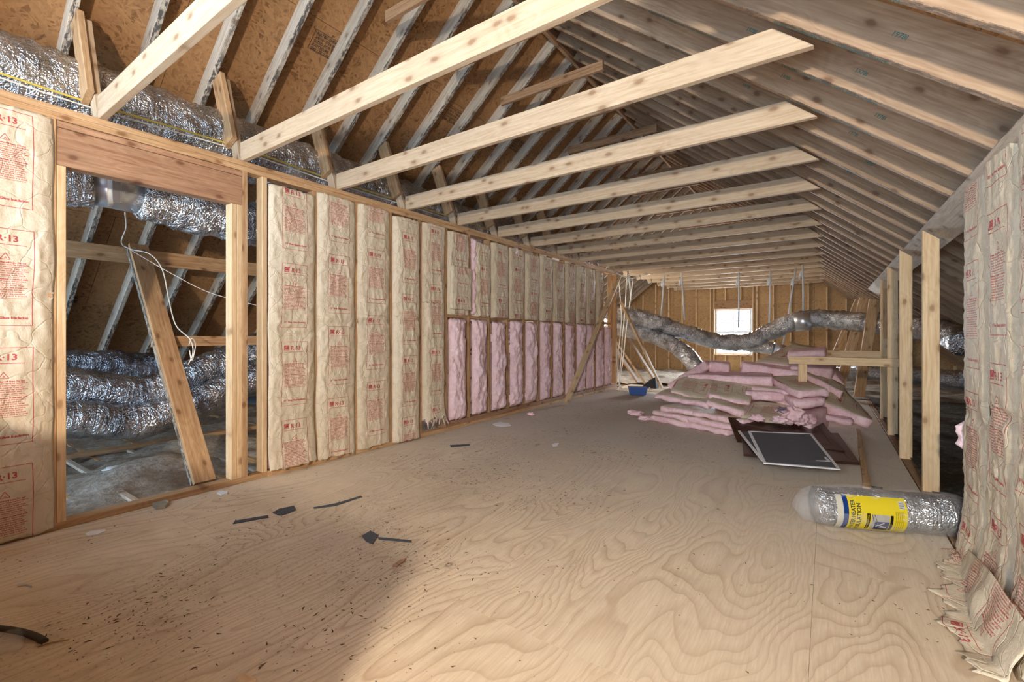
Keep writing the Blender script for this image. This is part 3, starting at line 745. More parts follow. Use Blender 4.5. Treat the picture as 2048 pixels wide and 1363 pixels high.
# torn paper skirt lying over the floor edge at the right
vs, uv, fs = [], [], []; NS, NW = 70, 14
for i in range(NS+1):
    y = 3.20-1.15*i/NS; g_ = min(1, i/NS*1.6)
    ln = .11+.19*g_+.10*noise.noise(Vector((y*7, 0, 3)))+.07*noise.noise(Vector((y*23, 1, 3)))
    lift = noise.noise(Vector((y*5, 4, 1)))
    for j in range(NW+1):
        w_ = j/NW; d = ln*w_
        z = .15*g_+.05-d*.9; x = XR-.035-.05*g_-d*.30-.02*noise.noise(Vector((y*9, w_*3, 2)))*(.3+w_)
        if z < .012: x -= (.012-z)*.55; z = .012+.035*w_*max(0, lift)+.008*abs(noise.noise(Vector((y*20, w_*4, 8))))
        vs.append((x, y, z)); uv.append((.25+(i/NS)*2.9, .4+d/THT))
for i in range(NS):
    for j in range(NW): a_ = i*(NW+1)+j; fs.append((a_, a_+1, a_+NW+2, a_+NW+1))
sk = mesh_obj('torn_facing_flap', vs, fs, M['kraft'], rb, True, uv=uv)
so = sk.modifiers.new('thick', 'SOLIDIFY'); so.thickness = .002
p = grid_batt('pink_tuft', (XR-.005, 3.30, 0), Vector((0, -1, 0)), -X, .07, .50, .66, 207, 'pink', puff=.05, back=.01, backw=.05)
tag(p, 'small pink tuft poking from the edge of the right wall', 'insulation')

# ================================================================ DUCTS
def catmull(pts, n):
    pts = [Vector(p) for p in pts]; P = [pts[0]*2-pts[1]]+pts+[pts[-1]*2-pts[-2]]; out = []
    for i in range(1, len(P)-2):
        for k in range(n):
            t = k/n; a, b, c, d = P[i-1:i+3]
            out.append(.5*((2*b)+(c-a)*t+(2*a-5*b+4*c-d)*t*t+(3*b-a-3*c+d)*t**3))
    out.append(pts[-1]); return out
def tube(name, pts, r, mat, parent=None, seg=32, amp=0.0, ring=0.0, seed=1, n=10, sag=0.0, cap=True, mats=None):
    P = catmull(pts, n) if n > 1 else [Vector(p) for p in pts]
    # resample evenly
    step = .028 if amp else None
    if step:
        Q = [P[0]]; acc = 0
        for i in range(1, len(P)):
            seg_l = (P[i]-P[i-1]).length; d = step-acc
            while d <= seg_l: Q.append(P[i-1].lerp(P[i], d/seg_l)); d += step
            acc = seg_l-(d-step)
        P = Q
    vs, fs, uv = [], [], []
    t = (P[1]-P[0]).normalized(); u = t.cross(Z) if abs(t.z) < .9 else t.cross(X); u.normalize(); L = 0
    for i, p in enumerate(P):
        t = (P[min(i+1, len(P)-1)]-P[max(i-1, 0)]).normalized()
        u = (u-t*u.dot(t)).normalized(); v = t.cross(u)
        if i: L += (p-P[i-1]).length
        rr = r(i/(len(P)-1)) if callable(r) else r
        for k in range(seg):
            a = 2*math.pi*k/seg; d = u*math.cos(a)+v*math.sin(a)
            h = 0
            if amp:
                q = p+d*rr
                h = amp*(noise.noise(Vector((math.cos(a)*1.6, math.sin(a)*1.6, L*5+seed*9)))*.9 + .55*abs(noise.noise(Vector((math.cos(a)*3.2+seed, math.sin(a)*3.2, L*22)))) + .5*noise.noise(q*19))
                h += ring*math.sin(L*2*math.pi/.11+noise.noise(Vector((a, L*3, seed)))*3)
            vs.append(p+d*(rr+h)); uv.append((L, abs(a-math.pi)*rr*1.0))
    for i in range(len(P)-1):
        for k in range(seg): a = i*seg+k; b = i*seg+(k+1) % seg; fs.append((a, b, b+seg, a+seg))
    if cap: fs.append(tuple(range(seg-1, -1, -1))); e = (len(P)-1)*seg; fs.append(tuple(range(e, e+seg)))
    base = P[0].copy(); vs = [v-base for v in vs]
    return mesh_obj(name, vs, fs, mat, parent, True, uv=uv, matrix=Matrix.Translation(base))
def duct(pts, r, lab, seed, mat='foil', amp=.022, ring=.004):
    o = tube('flexible_duct', pts, r, M[mat], None, 36, amp, ring, seed); return tag(o, lab, 'duct', 'foil covered flexible ducts')
T = at_t
# behind the left wall, high
d = duct([(-4.06, -1.5, 2.66), (-4.06, 0.0, 2.66), (-4.05, 1.6, 2.66), (-4.08, 3.2, 2.65), (-4.10, 5, 2.62), (-4.12, 7, 2.6), (-4.1, 8.8, 2.56)], .235, 'wide foil duct lying above the top plate of the left wall', 1, amp=.03)
duct([(-4.28, -1.5, 2.10), (-4.26, .2, 2.12), (-4.20, .70, 2.12), (-4.17, .95, 2.13)], lambda t: .20-.05*max(0, t-.8)*5, 'foil duct hanging behind the header, left of its metal collar', 2, amp=.035)
o = tube('duct_collar', [(-4.165, .90, 2.13), (-4.16, 1.22, 2.12)], .125, M['metal'], None, 32, n=1); tag(o, 'bare metal collar joining two foil ducts behind the header', 'duct collar')
o2 = tube('tape_band', [(-4.164, .99, 2.13), (-4.161, 1.04, 2.127)], .127, M['white'], o, 32, n=1)
duct([(-4.16, 1.18, 2.12), (-4.17, 1.35, 2.11), (-4.18, 1.8, 2.09), (-4.20, 2.6, 2.07), (-4.2, 4.2, 2.05)], lambda t: .185-.045*max(0, .12-t)*8, 'foil duct hanging behind the header, right of its metal collar', 3, amp=.032)
tag(board('hanger_strap', (-4.03, 1.02, 2.40), (-4.03, 1.03, 2.02), .05, .003, Y, M['metal']), 'metal hanger strap on the duct collar behind the header', 'strap')
# low ducts through the opening
duct([(-5.0, -.9, .78), (-5.05, -.1, .80), (-5.05, .45, .77), (-5.04, .85, .71), (-5.02, 1.15, .63), (-5.0, 1.5, .58), (-5.02, 2.0, .76), (-5.05, 2.6, 1.0), (-5.1, 3.3, 1.2)], .165, 'upper of the two big foil ducts low in the opening', 4, amp=.018)
duct([(-4.78, -.9, .46), (-4.80, -.1, .50), (-4.80, .5, .50), (-4.78, 1.0, .45), (-4.76, 1.35, .38), (-4.76, 1.8, .49), (-4.75, 2.4, .72), (-4.75, 3.2, .9)], .145, 'lower of the two big foil ducts low in the opening', 5, amp=.018)
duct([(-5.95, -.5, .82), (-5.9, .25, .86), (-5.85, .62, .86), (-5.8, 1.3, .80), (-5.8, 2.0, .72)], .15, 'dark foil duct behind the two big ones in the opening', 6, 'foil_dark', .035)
tag(board('hanger_strap', (-5.65, .42, .98), (-5.72, .36, 1.42), .045, .003, Y, M['white']), 'pale strap hanging over the dark duct in the opening', 'strap')
# far ducts
duct([T(1205, 617, 10.2), T(1240, 624, 9.9), T(1300, 640, 9.8), T(1365, 662, 9.7), T(1430, 681, 9.6), T(1490, 683, 9.3), T(1545, 662, 8.9), T(1590, 641, 8.6), T(1640, 637, 8.3), T(1720, 643, 7.7), T(1800, 650, 6.9), T(1880, 664, 6.1), T(1935, 688, 5.35)], .158, 'long foil duct sagging across the far window', 7, amp=.03)
duct([T(1205, 646, 10.4), T(1240, 655, 10.1), T(1300, 669, 9.9), T(1345, 688, 9.7), T(1378, 716, 9.4), T(1405, 750, 9.2), T(1415, 775, 9.1)], .165, 'foil duct bending down left of the far window', 8, amp=.03)
duct([T(1318, 676, 11.2), T(1350, 668, 10.8), T(1385, 660, 10.4)], .11, 'thin foil duct behind the junction of the two larger ones', 9, amp=.015)
duct([T(1465, 684, 10.0), T(1500, 690, 9.8), T(1548, 697, 9.6)], .125, 'short foil duct sloping down right of the far window', 10, amp=.02)
o = tube('duct_collar', [T(1546, 697, 9.6), T(1567, 703, 9.55)], .14, M['metal'], None, 28, n=1); tag(o, 'bare metal collar behind the top of the pink pile', 'duct collar')
tag(tube('duct_collar', [T(1590, 644, 8.42), T(1622, 641, 8.28)], .168, M['metal'], None, 28, n=1), 'smooth metal sleeve in the long far duct', 'duct collar')
duct([(1.9, 10.5, .32), (1.2, 10.9, .38), (.5, 11.4, .36), (.1, 11.8, .22)], .16, 'foil duct lying low beyond the right hand posts', 11, amp=.03)
# straps from the far ties
STR = [((1258, 548), (1262, 600), 9.9, 'at the left end'), ((1329, 556), (1322, 632), 9.8, 'second from the left'), ((1363, 545), (1369, 640), 9.6, 'third from the left'), ((1478, 560), (1477, 655), 9.4, 'in front of the window'), ((1541, 560), (1538, 660), 9.2, 'just right of the window'), ((1592, 534), (1566, 688), 8.9, 'slanting, right of the window'), ((1605, 530), (1607, 622), 8.5, 'furthest right, reaching the duct')]
for i, (a, b, t, lab) in enumerate(STR):
    A, B = T(a[0], a[1], t), T(b[0], b[1], t); A.z = min(A.z, 2.40) if i else 2.40
    if i: A.z = 2.405
    o = strip('hanging_strap', [A, A.lerp(B, .5)+Vector((.004, 0, 0)), B], .034, M['white'], .003, up=(-sn, cs, 0)); tag(o, 'white strap hanging from the far ties, '+lab, 'strap', 'white straps hanging from the far ties')
    K = A.lerp(B, .12); strip('knot_tail', [K, K+Vector((-.03, -.01, -.06)), K+Vector((-.05, -.01, -.16))], [.03, .05, .03], M['white'], .003, o, up=(-sn, cs, 0))
def wire(name, pts, r, mat, lab, cat='wire', n=8, parent=None):
    o = tube(name, pts, r, M[mat], parent, 6, n=n); return tag(o, lab, cat) if lab else o
wire('yellow_cable', [(-3.80, -1.2, 2.56), (-3.79, 0, 2.575), (-3.785, .8, 2.555), (-3.79, 1.7, 2.575), (-3.79, 2.6, 2.55), (-3.80, 4, 2.55), (-3.82, 5.6, 2.53)], .007, 'yellow_wire', 'yellow cable running along the wide duct above the top plate')
wire('white_cable', [(-3.80, -1.2, 2.53), (-3.785, 0, 2.55), (-3.78, .8, 2.525), (-3.78, 1.7, 2.545), (-3.785, 2.6, 2.52), (-3.79, 4, 2.52)], .005, 'wire', 'white cable beside the yellow one above the top plate')
wire('white_wire', [T(250, 425, 3.3), T(252, 455, 3.6), T(243, 485, 3.8), T(262, 498, 3.85), T(300, 508, 3.8), T(325, 540, 3.75), T(338, 600, 3.7), T(352, 650, 3.6), T(380, 678, 3.5), T(386, 705, 3.5), T(377, 728, 3.5)], .004, 'wire', 'thin white wire looping down beside the leaning plank')
wire('white_wire', [T(262, 500, 3.9), T(340, 545, 4.0), T(420, 585, 4.1), T(520, 612, 4.3)], .003, 'wire', 'thin white wire stretched right from the top of the plank')
wire('white_wire', [T(378, 690, 3.48), T(384, 676, 3.45), T(391, 690, 3.5), T(384, 720, 3.5), T(379, 700, 3.5)], .004, 'wire', 'small coil of white wire hooked over the cross board')
for k, (p, lab) in enumerate((([T(1238, 560, 9.6), T(1243, 640, 9.5), T(1236, 720, 9.4), T(1240, 788, 9.0)], 'outermost left'), ([T(1254, 545, 9.7), T(1250, 620, 9.6), T(1243, 700, 9.4), T(1240, 770, 9.0), T(1256, 782, 8.8), T(1246, 788, 8.7)], 'with a curl at its foot'),
                              ([T(1266, 560, 9.8), T(1255, 640, 9.7), T(1246, 720, 9.5), T(1242, 775, 9.1), T(1290, 782, 9.0), T(1300, 774, 9.2)], 'trailing off right along the floor'), ([T(1232, 546, 9.4), T(1262, 556, 9.8), T(1300, 548, 10.2)], 'looping right under the ties'))):
    wire('white_cable', p, .009, 'wire', 'white cable at the far end of the left wall, '+lab)

# ================================================================ PILE OF BATTS
def slab(name, FL, FR, BR, BL, th, seed, kraft=True, poff=0., lab=None, grp='loose pink batts in the pile', amp=1.0, bend=0.0, flip=False):
    """loose batt: four corners of its top face (front left, front right, back right, back left), th thick"""
    FL, FR, BR, BL = map(Vector, (FL, FR, BR, BL))
    L = (FR-FL).length; W = (BL-FL).length
    nL = max(10, min(60, int(L/.03))); nW = 9; nS = 5
    nrm = (FR-FL).cross(BL-FL).normalized()
    e1 = (FR-FL).normalized(); outF = (FL-BL).normalized()
    ring = []
    for i in range(nW): ring.append((i/(nW-1), 0.0, 0.0))
    for i in range(1, nS): a = i/nS; ring.append((1, a, math.sin(a*math.pi)))
    for i in range(nW): ring.append((1-i/(nW-1), 1.0, 0.0))
    for i in range(1, nS): a = 1-i/nS; ring.append((0, a, -math.sin(a*math.pi)))
    n = len(ring); vs, uv, fs, mi = [], [], [], []
    def N(p, k): return noise.noise(p+Vector((seed*5.1, k*3.7, 0)))
    ends = [(-.10, .55), (-.03, .88)]
    cols_ = [(0.0, .35, -.6), (0.0, .8, -.25)] + [(j/nL, 1.0, 0) for j in range(nL+1)] + [(1.0, .8, .25), (1.0, .35, .6)]
    for u_, sc, off in cols_:
        for v_, d_, bulge in ring:
            p = FL.lerp(FR, u_).lerp(BL.lerp(BR, u_), v_)
            c_ = FL.lerp(FR, u_).lerp(BL.lerp(BR, u_), .5)-nrm*th/2
            t_ = th*(1+.18*N(Vector((u_*L*3, 0, 0)), 5))
            p = p - nrm*t_*d_ - outF*(bulge*.022)
            p += nrm*bend*(4*u_*(1-u_))
            q = p*1.0
            a_ = .010 if d_ < .01 else .016
            p += Vector((N(q*7, 1), N(q*7, 2), N(q*7, 3)))*a_*amp*1.3 + Vector((N(q*21, 1), N(q*21, 2), N(q*21, 3)))*.007*amp*(0.4 if d_ < .01 else 1.3)
            if sc < 1: p = c_+nrm*bend*0 + (p-c_)*(.65+.35*sc if sc > .5 else sc*1.4) + e1*(off*.045)
            vs.append(p); uv.append((v_ if not flip else 1-v_, (u_*L+poff)/THT))
    m = len(cols_)
    for j in range(m-1):
        for i in range(n):
            a = j*n+i; b_ = j*n+(i+1) % n
            fs.append((a, b_, b_+n, a+n)); mi.append(0 if (kraft and i < nW-1 and 1 <= j < m-2) else 1)
    fs.append(tuple(range(n-1, -1, -1))); mi.append(1); e = (m-1)*n; fs.append(tuple(range(e, e+n))); mi.append(1)
    base = (FL+BR)/2-nrm*th; vs = [v-base for v in vs]
    # faces as built wind outward when nrm points up
    o = mesh_obj(name, vs, [tuple(reversed(f)) for f in fs], [M['kraft'], M['pink']], None, True, mi, uv, Matrix.Translation(base))
    if lab: tag(o, lab, 'insulation', grp)
    return o
A0 = Vector((-1.84, 5.83, 0)); E1 = Vector((.911, -.412, 0)); E2 = Vector((.412, .911, 0))
def pw(s, d, z): return A0+E1*s+E2*d+Z*z
def flat_slab(s0, s1, d, z, lab, seed, tilt=0, wdt=.40, th=.062, dz=0, **kw):
    return slab('loose_batt', pw(s0, d, z+th), pw(s1, d, z+th+dz), pw(s1, d+wdt, z+th+dz+tilt), pw(s0, d+wdt, z+th+tilt), th, seed, lab=lab, **kw)
flat_slab(-.02, 1.04, .0, .002, 'lowest long batt along the front of the pile', 301, wdt=.42)
flat_slab(.0, .50, .02, .068, 'second layer batt at the front left of the pile', 302)
flat_slab(.52, 1.12, .03, .068, 'second layer batt at the front right of the stacked part', 303)
flat_slab(.06, .53, .08, .134, 'third layer batt at the front left of the pile', 304)
flat_slab(.55, 1.16, .09, .134, 'third layer batt above the front right of the stacked part', 305, dz=-.01)
def q(zx, zy, t): return at_t(1240+zx/3.657, 680+zy/3.657, t)
slab('loose_batt', q(262, 392, 5.98), q(640, 462, 5.38), q(760, 380, 5.72), q(395, 335, 6.32), .07, 306, lab='bent batt sticking out left below the printed kraft pieces')
slab('loose_batt', q(640, 440, 5.40), q(905, 520, 5.05), q(960, 455, 5.42), q(740, 380, 5.75), .07, 307, lab='batt sloping right below the printed kraft pieces')
slab('loose_batt', q(372, 370, 5.95), q(617, 436, 5.55), q(684, 285, 6.02), q(448, 250, 6.42), .068, 308, poff=.10, lab='left kraft piece with red print on top of the pile front', flip=True)
slab('loose_batt', q(652, 398, 5.55), q(945, 448, 5.30), q(952, 303, 5.85), q(684, 285, 6.05), .068, 309, poff=-.30, lab='right kraft piece with red print on top of the pile front', flip=True)
slab('loose_batt', q(345, 325, 6.22), q(610, 150, 6.50), q(700, 150, 6.95), q(440, 300, 6.7), .13, 310, False, lab='pale pink batt rising steeply at the left of the pile')
slab('loose_batt', q(660, 160, 6.42), q(798, 175, 6.36), q(795, 155, 6.8), q(670, 142, 6.85), .13, 311, False, lab='short pink batt end behind the rising one')
slab('loose_batt', q(500, 250, 6.25), q(1108, 270, 5.62), q(1105, 235, 6.10), q(560, 225, 6.65), .125, 312, False, lab='long pink batt lying level across the middle of the pile')
slab('loose_batt', q(930, 375, 5.50), q(1185, 380, 5.35), q(1180, 350, 5.75), q(940, 350, 5.85), .095, 313, False, lab='folded pink batt with rounded end under the long level one')
slab('loose_batt', q(898, 165, 6.30), q(1330, 235, 5.80), q(1340, 185, 6.3), q(905, 150, 6.75), .15, 314, False, lab='thick pink batt on the upper middle of the pile')
slab('loose_batt', q(1320, 225, 5.85), q(1625, 375, 5.45), q(1640, 330, 5.85), q(1370, 190, 6.3), .12, 315, True, poff=.2, lab='pink batt sloping down right under the low rail')
slab('loose_batt', q(990, 158, 6.55), q(1235, 180, 6.25), q(1500, 60, 6.75), q(1275, 18, 7.15), .08, 316, True, .35, lab='kraft side up batt tilted steeply at the top of the pile')
slab('loose_batt', q(1235, 88, 6.15), q(1490, 72, 6.05), q(1500, 42, 6.45), q(1250, 70, 6.55), .09, 317, False, lab='topmost pink batt resting above the low rail')
slab('loose_batt', q(1265, 178, 5.98), q(1550, 200, 5.90), q(1575, 165, 6.3), q(1290, 150, 6.35), .155, 318, False, lab='thick pink batt end just under the low rail')
slab('loose_batt', q(1560, 235, 6.05), q(1640, 330, 5.9), q(1640, 270, 6.3), q(1590, 200, 6.35), .16, 322, False, lab='pink batt end drooping at the right shoulder of the pile')
slab('loose_batt', q(1300, 368, 5.05), q(1518, 360, 5.00), q(1290, 258, 5.80), q(1092, 262, 5.85), .085, 319, True, .1, lab='kraft topped batt wedge in the right middle of the pile')
slab('loose_batt', q(1282, 445, 5.02), q(1500, 425, 4.98), q(1300, 330, 5.70), q(1130, 340, 5.75), .085, 320, False, lab='pink batt directly under the kraft topped wedge')
slab('loose_batt', q(1500, 455, 5.25), q(1850, 590, 5.10), q(1800, 520, 5.55), q(1590, 300, 5.85), .125, 321, True, .4, lab='long batt sliding down to the floor at the right of the pile')
slab('loose_batt', q(1500, 545, 5.15), q(1690, 580, 5.05), q(1690, 545, 5.4), q(1520, 510, 5.5), .08, 323, False, lab='small pink batt scrap under the sliding batt')
# hidden supporting layers of the heap
slab('loose_batt', (-1.15, 6.25, .27), (-.15, 5.80, .24), (.0, 6.35, .28), (-1.0, 6.8, .30), .25, 324, False, lab='thick pink batt buried in the middle of the pile')
slab('loose_batt', (-1.15, 6.5, .47), (-.2, 6.15, .44), (-.1, 6.6, .48), (-1.05, 6.95, .50), .2, 325, True, lab='batt buried below the top layers of the pile')
# plastic bag with print
def lump(name, c, r, seed, mat, amp=.35, sub=4, parent=None, flatb=None):
    bm = bmesh.new(); bmesh.ops.create_icosphere(bm, subdivisions=sub, radius=1)
    c = Vector(c); r = Vector(r) if not isinstance(r, (int, float)) else Vector((r, r, r))
    for v in bm.verts:
        d = v.co.normalized()
        k = 1+amp*(noise.noise(d*1.7+Vector((seed, 0, 0)))*1.2+.5*noise.noise(d*4+Vector((0, seed, 0)))+.25*noise.noise(d*10+Vector((0, 0, seed))))
        v.co = Vector((d.x*r.x, d.y*r.y, d.z*r.z))*k
        if flatb is not None and v.co.z+c.z < flatb: v.co.z = flatb-c.z+.001*abs(d.x)
    me = bpy.data.meshes.new(name); bm.to_mesh(me); bm.free(); me.materials.append(M[mat]); me.polygons.foreach_set('use_smooth', [True]*len(me.polygons))
    o = bpy.data.objects.new(name, me); o.location = c; return link(o, parent)
bag_o = slab('wrapped_pack', q(895, 552, 5.0), q(1215, 588, 4.92), q(1250, 452, 5.42), q(965, 446, 5.48), .10, 330, True, 0.05, lab='crumpled plastic bag of insulation with red and blue print', grp=None)
bag_o['category'] = 'bag'
bag_o.data.materials[1] = M['kraft']
def text_obj(name, body, size, mtx, mat, parent=None, bold=0.01, width=None):
    v, t = text_tris(body, size, bold)
    if width: v = v*np.array((width/v[:, 0].max(), 1))
    return mesh_obj(name, [(float(a), float(b), 0) for a, b in v], [tuple(int(i) for i in x) for x in t], M[mat], parent, matrix=mtx)
def frame(o, x, y):
    x = Vector(x).normalized(); y = Vector(y); y = (y-x*x.dot(y)).normalized(); z = x.cross(y)
    return Matrix(((x.x, y.x, z.x, o[0]), (x.y, y.y, z.y, o[1]), (x.z, y.z, z.z, o[2]), (0, 0, 0, 1)))
M['blue_ink'] = flat('blue_ink', (.06, .12, .30), .5)
B_ = [q(895, 552, 5.0), q(1215, 588, 4.92), q(1250, 452, 5.42), q(965, 446, 5.48)]; n_ = (B_[1]-B_[0]).cross(B_[3]-B_[0]).normalized(); po = B_[0].lerp(B_[1], .92).lerp(B_[3].lerp(B_[2], .92), .25)+n_*.022
text_obj('lettering', 'PINK', .11, frame(po, B_[3]-B_[0], B_[0]-B_[1]), 'blue_ink', bag_o, .02)
for k, (zx, zy, r_) in enumerate(((1285, 545, .075), (1170, 580, .055), (1385, 590, .05), (1000, 570, .05), (1310, 590, .06), (1230, 595, .04))):
    p = q(zx, zy, 4.86); p.z = max(p.z, r_*.5)
    o = lump('pink_tuft', p, (r_*1.25, r_, r_*(1.2 if k == 0 else .75)), 40+k, 'pink', .5, 4, None, .002)
    tag(o, 'loose tuft of pink fibre before the pile, '+['tallest one', 'left of the tallest', 'rightmost, behind the dark panel', 'furthest left beside the bag', 'low at the tallest one', 'smallest'][k], 'insulation', 'loose pink tufts')
for zx, zy, r_, lab in ((110, 535, .07, 'pale pink scrap on the floor at the left foot of the pile'), (188, 572, .055, 'small pink scrap right of the left foot scrap')):
    p = at_z(1240+zx/3.657, 680+zy/3.657, .02); tag(lump('pink_scrap', p, (r_*1.5, r_, r_*.6), zx, 'pink', .5, 4, None, .002), lab, 'insulation')

# ---- dark panels, screens
def quad_frame(name, cs_, th, rail, mats, lab, cat, part_names, inset=.006, grp=None):
    """framed flat panel from four corners (FL, FR, BR, BL) of its underside"""
    P = [Vector(c) for c in cs_]; n = (P[1]-P[0]).cross(P[3]-P[0]).normalized()
    ctr = sum(P, Vector())/4
    root = empty(name, ctr); tag(root, lab, cat, grp)
    def lerp2(u, v): return P[0].lerp(P[1], u).lerp(P[3].lerp(P[2], u), v)
    L = (P[1]-P[0]).length; W = (P[3]-P[0]).length; ru, rv = rail/L, rail/W
    def prism(nm, pts, z0, z1, m):
        k = len(pts); vs = [p+n*z0 for p in pts]+[p+n*z1 for p in pts]
        fs = [tuple(range(k-1, -1, -1)), tuple(range(k, 2*k))]+[(i, (i+1) % k, (i+1) % k+k, i+k) for i in range(k)]
        return mesh_obj(nm, [v-ctr for v in vs], fs, m, root, matrix=Matrix.Translation(ctr))
    for u0, u1, v0, v1, w0, w1 in ((0, 1, 0, 0, ru, rv), ):
        prism(part_names[0], [lerp2(0, 0), lerp2(1, 0), lerp2(1-ru, rv), lerp2(ru, rv)], 0, th, mats[0])
        prism(part_names[0], [lerp2(1, 0), lerp2(1, 1), lerp2(1-ru, 1-rv), lerp2(1-ru, rv)], 0, th, mats[0])
        prism(part_names[0], [lerp2(1, 1), lerp2(0, 1), lerp2(ru, 1-rv), lerp2(1-ru, 1-rv)], 0, th, mats[0])
        prism(part_names[0], [lerp2(0, 1), lerp2(0, 0), lerp2(ru, rv), lerp2(ru, 1-rv)], 0, th, mats[0])
    prism(part_names[1], [lerp2(ru, rv), lerp2(1-ru, rv), lerp2(1-ru, 1-rv), lerp2(ru, 1-rv)], inset, min(th-.002, inset+(.012 if th > .015 else .0015)), mats[1])
    return root, lerp2, n
pA = [at_z(1474, 884, .015), at_z(1690, 905, .03), at_t(1647, 849, 5.05), at_t(1456, 837, 5.0)]
rA, lA, nA = quad_frame('cabinet_door_panel', pA, .022, .07, (M['cherry'], M['cherry']), 'dark cherry wood door panel propped against the pink pile', 'door panel', ('rail', 'panel'))
pB = [at_z(1487, 911, .045), at_z(1719, 929, .012), at_z(1676, 869, .03), at_z(1482, 868, .06)]
rB, lB, nB = quad_frame('cabinet_door_panel', pB, .020, .07, (M['cherry'], M['cherry']), 'dark cherry wood door panel lying under the window screens', 'door panel', ('rail', 'panel'))
s1 = [at_z(1523, 922, .070), at_z(1661, 924, .050), at_z(1588, 856, .068), at_z(1470, 855, .100)]
quad_frame('window_screen', s1, .010, .022, (M['screen_frame'], M['insect']), 'white framed window screen lying partly under another', 'window screen', ('frame_bar', 'mesh'), .004, 'window screens on the floor')
s2 = [at_z(1527, 927, .084), at_z(1681, 940, .040), at_z(1623, 868, .086), at_z(1496, 863, .115)]
quad_frame('window_screen', s2, .010, .022, (M['screen_frame'], M['insect']), 'white framed window screen on top, nearest the camera', 'window screen', ('frame_bar', 'mesh'), .004, 'window screens on the floor')
p = at_z(1649, 875, .06); tag(lump('pink_scrap', p, (.055, .05, .02), 77, 'pink', .5, 4), 'small pink scrap lying on the dark door panel', 'insulation')

# ---- scrap lumber on the floor, box
tag(board('floor_stud', (.235, 4.14, .021), (.285, 6.5, .021), .038, .04, X, M['pine_wall']), 'narrow board lying on the floor right of the dark panels', 'board')
o = board('scrap_block', (.225, 4.02, .0215), (.235, 4.13, .0215), .045, .043, X, M['pine_new']); tag(o, 'small pine block with nails at the end of the floor board', 'wood block')
for k in range(4): board('nail', (.258, 4.04+.025*k, .03), (.32, 4.045+.025*k, .03), .004, .004, Z, M['black'], o)
bc = at_z(1275, 789, 0)
o = empty('toolbox', (bc.x, bc.y, .01)); tag(o, 'small blue plastic box on the floor by the wall end', 'box')
mrot = Matrix.Translation((bc.x, bc.y, 0)) @ Matrix.Rotation(R(25), 4, 'Z')
def lbox(name, lo, hi, mat, parent, mtx):
    (a, b, c), (d, e, f) = lo, hi
    vs = [(a, b, c), (d, b, c), (d, e, c), (a, e, c), (a, b, f), (d, b, f), (d, e, f), (a, e, f)]
    return mesh_obj(name, vs, [(3, 2, 1, 0), (4, 5, 6, 7), (0, 1, 5, 4), (1, 2, 6, 5), (2, 3, 7, 6), (3, 0, 4, 7)], M[mat], parent, matrix=mtx)
def tray():
    vs = []; 
    for z, g in ((.008, .0), (.13, .02), (.13, .008), (.03, -.008)):
        for sx, sy in ((-1, -1), (1, -1), (1, 1), (-1, 1)): vs.append((sx*(.14+g), sy*(.09+g), z))
    fs = [(3, 2, 1, 0)]+[(r*4+i, r*4+(i+1) % 4, r*4+4+(i+1) % 4, r*4+4+i) for r in range(3) for i in range(4)]+[(12, 13, 14, 15)]
    return vs, fs
v_, f_ = tray(); mesh_obj('box_body', v_, f_, M['blue'], o, matrix=mrot)
lbox('lid', (-.165, -.115, .131), (.165, .115, .146), 'blue', o, mrot)
bt = at_z(1300, 775, 0)
tag(mesh_obj('tool_bag', [(-.16, -.1, 0), (.16, -.1, 0), (.16, .1, 0), (-.16, .1, 0), (.02, -.07, .17), (.13, -.07, .23), (.13, .07, .23), (.02, .07, .17)],
    [(3, 2, 1, 0), (4, 5, 6, 7), (0, 1, 5, 4), (1, 2, 6, 5), (2, 3, 7, 6), (3, 0, 4, 7)], M['black'], matrix=Matrix.Translation((bt.x, bt.y, .005))), 'black folded tool pouch behind the blue box', 'bag')

# ---- wrapped roll of water heater insulation
rl0, rl1 = Vector((-.055, 3.20, .118)), Vector((.565, 3.445, .118))
axis = (rl1-rl0).normalized(); Lr = (rl1-rl0).length
root = empty('insulation_roll', (rl0+rl1)/2-Z*.118); tag(root, 'plastic wrapped silver roll of water heater insulation with yellow label', 'insulation roll')
tube('foil_roll', [rl0+axis*(Lr*k/8) for k in range(9)], .104, M['foil'], root, 48, .006, 0, 55, n=4)
def wrapr(t):
    if t < .18: return .045+.068*math.sin(t/.18*math.pi/2)
    if t > .86: return .115-.085*((t-.86)/.14)**1.3
    return .114
P_ = [rl0-axis*.10+Z*-.05, rl0-axis*.05+Z*-.02, rl0, rl0+axis*Lr*.25, rl0+axis*Lr*.5, rl0+axis*Lr*.75, rl1, rl1+axis*.07-Z*.03, rl1+axis*.12-Z*.06]
tube('plastic_wrap', P_, wrapr, M['wrap'], root, 48, .014, 0, 57, n=6)
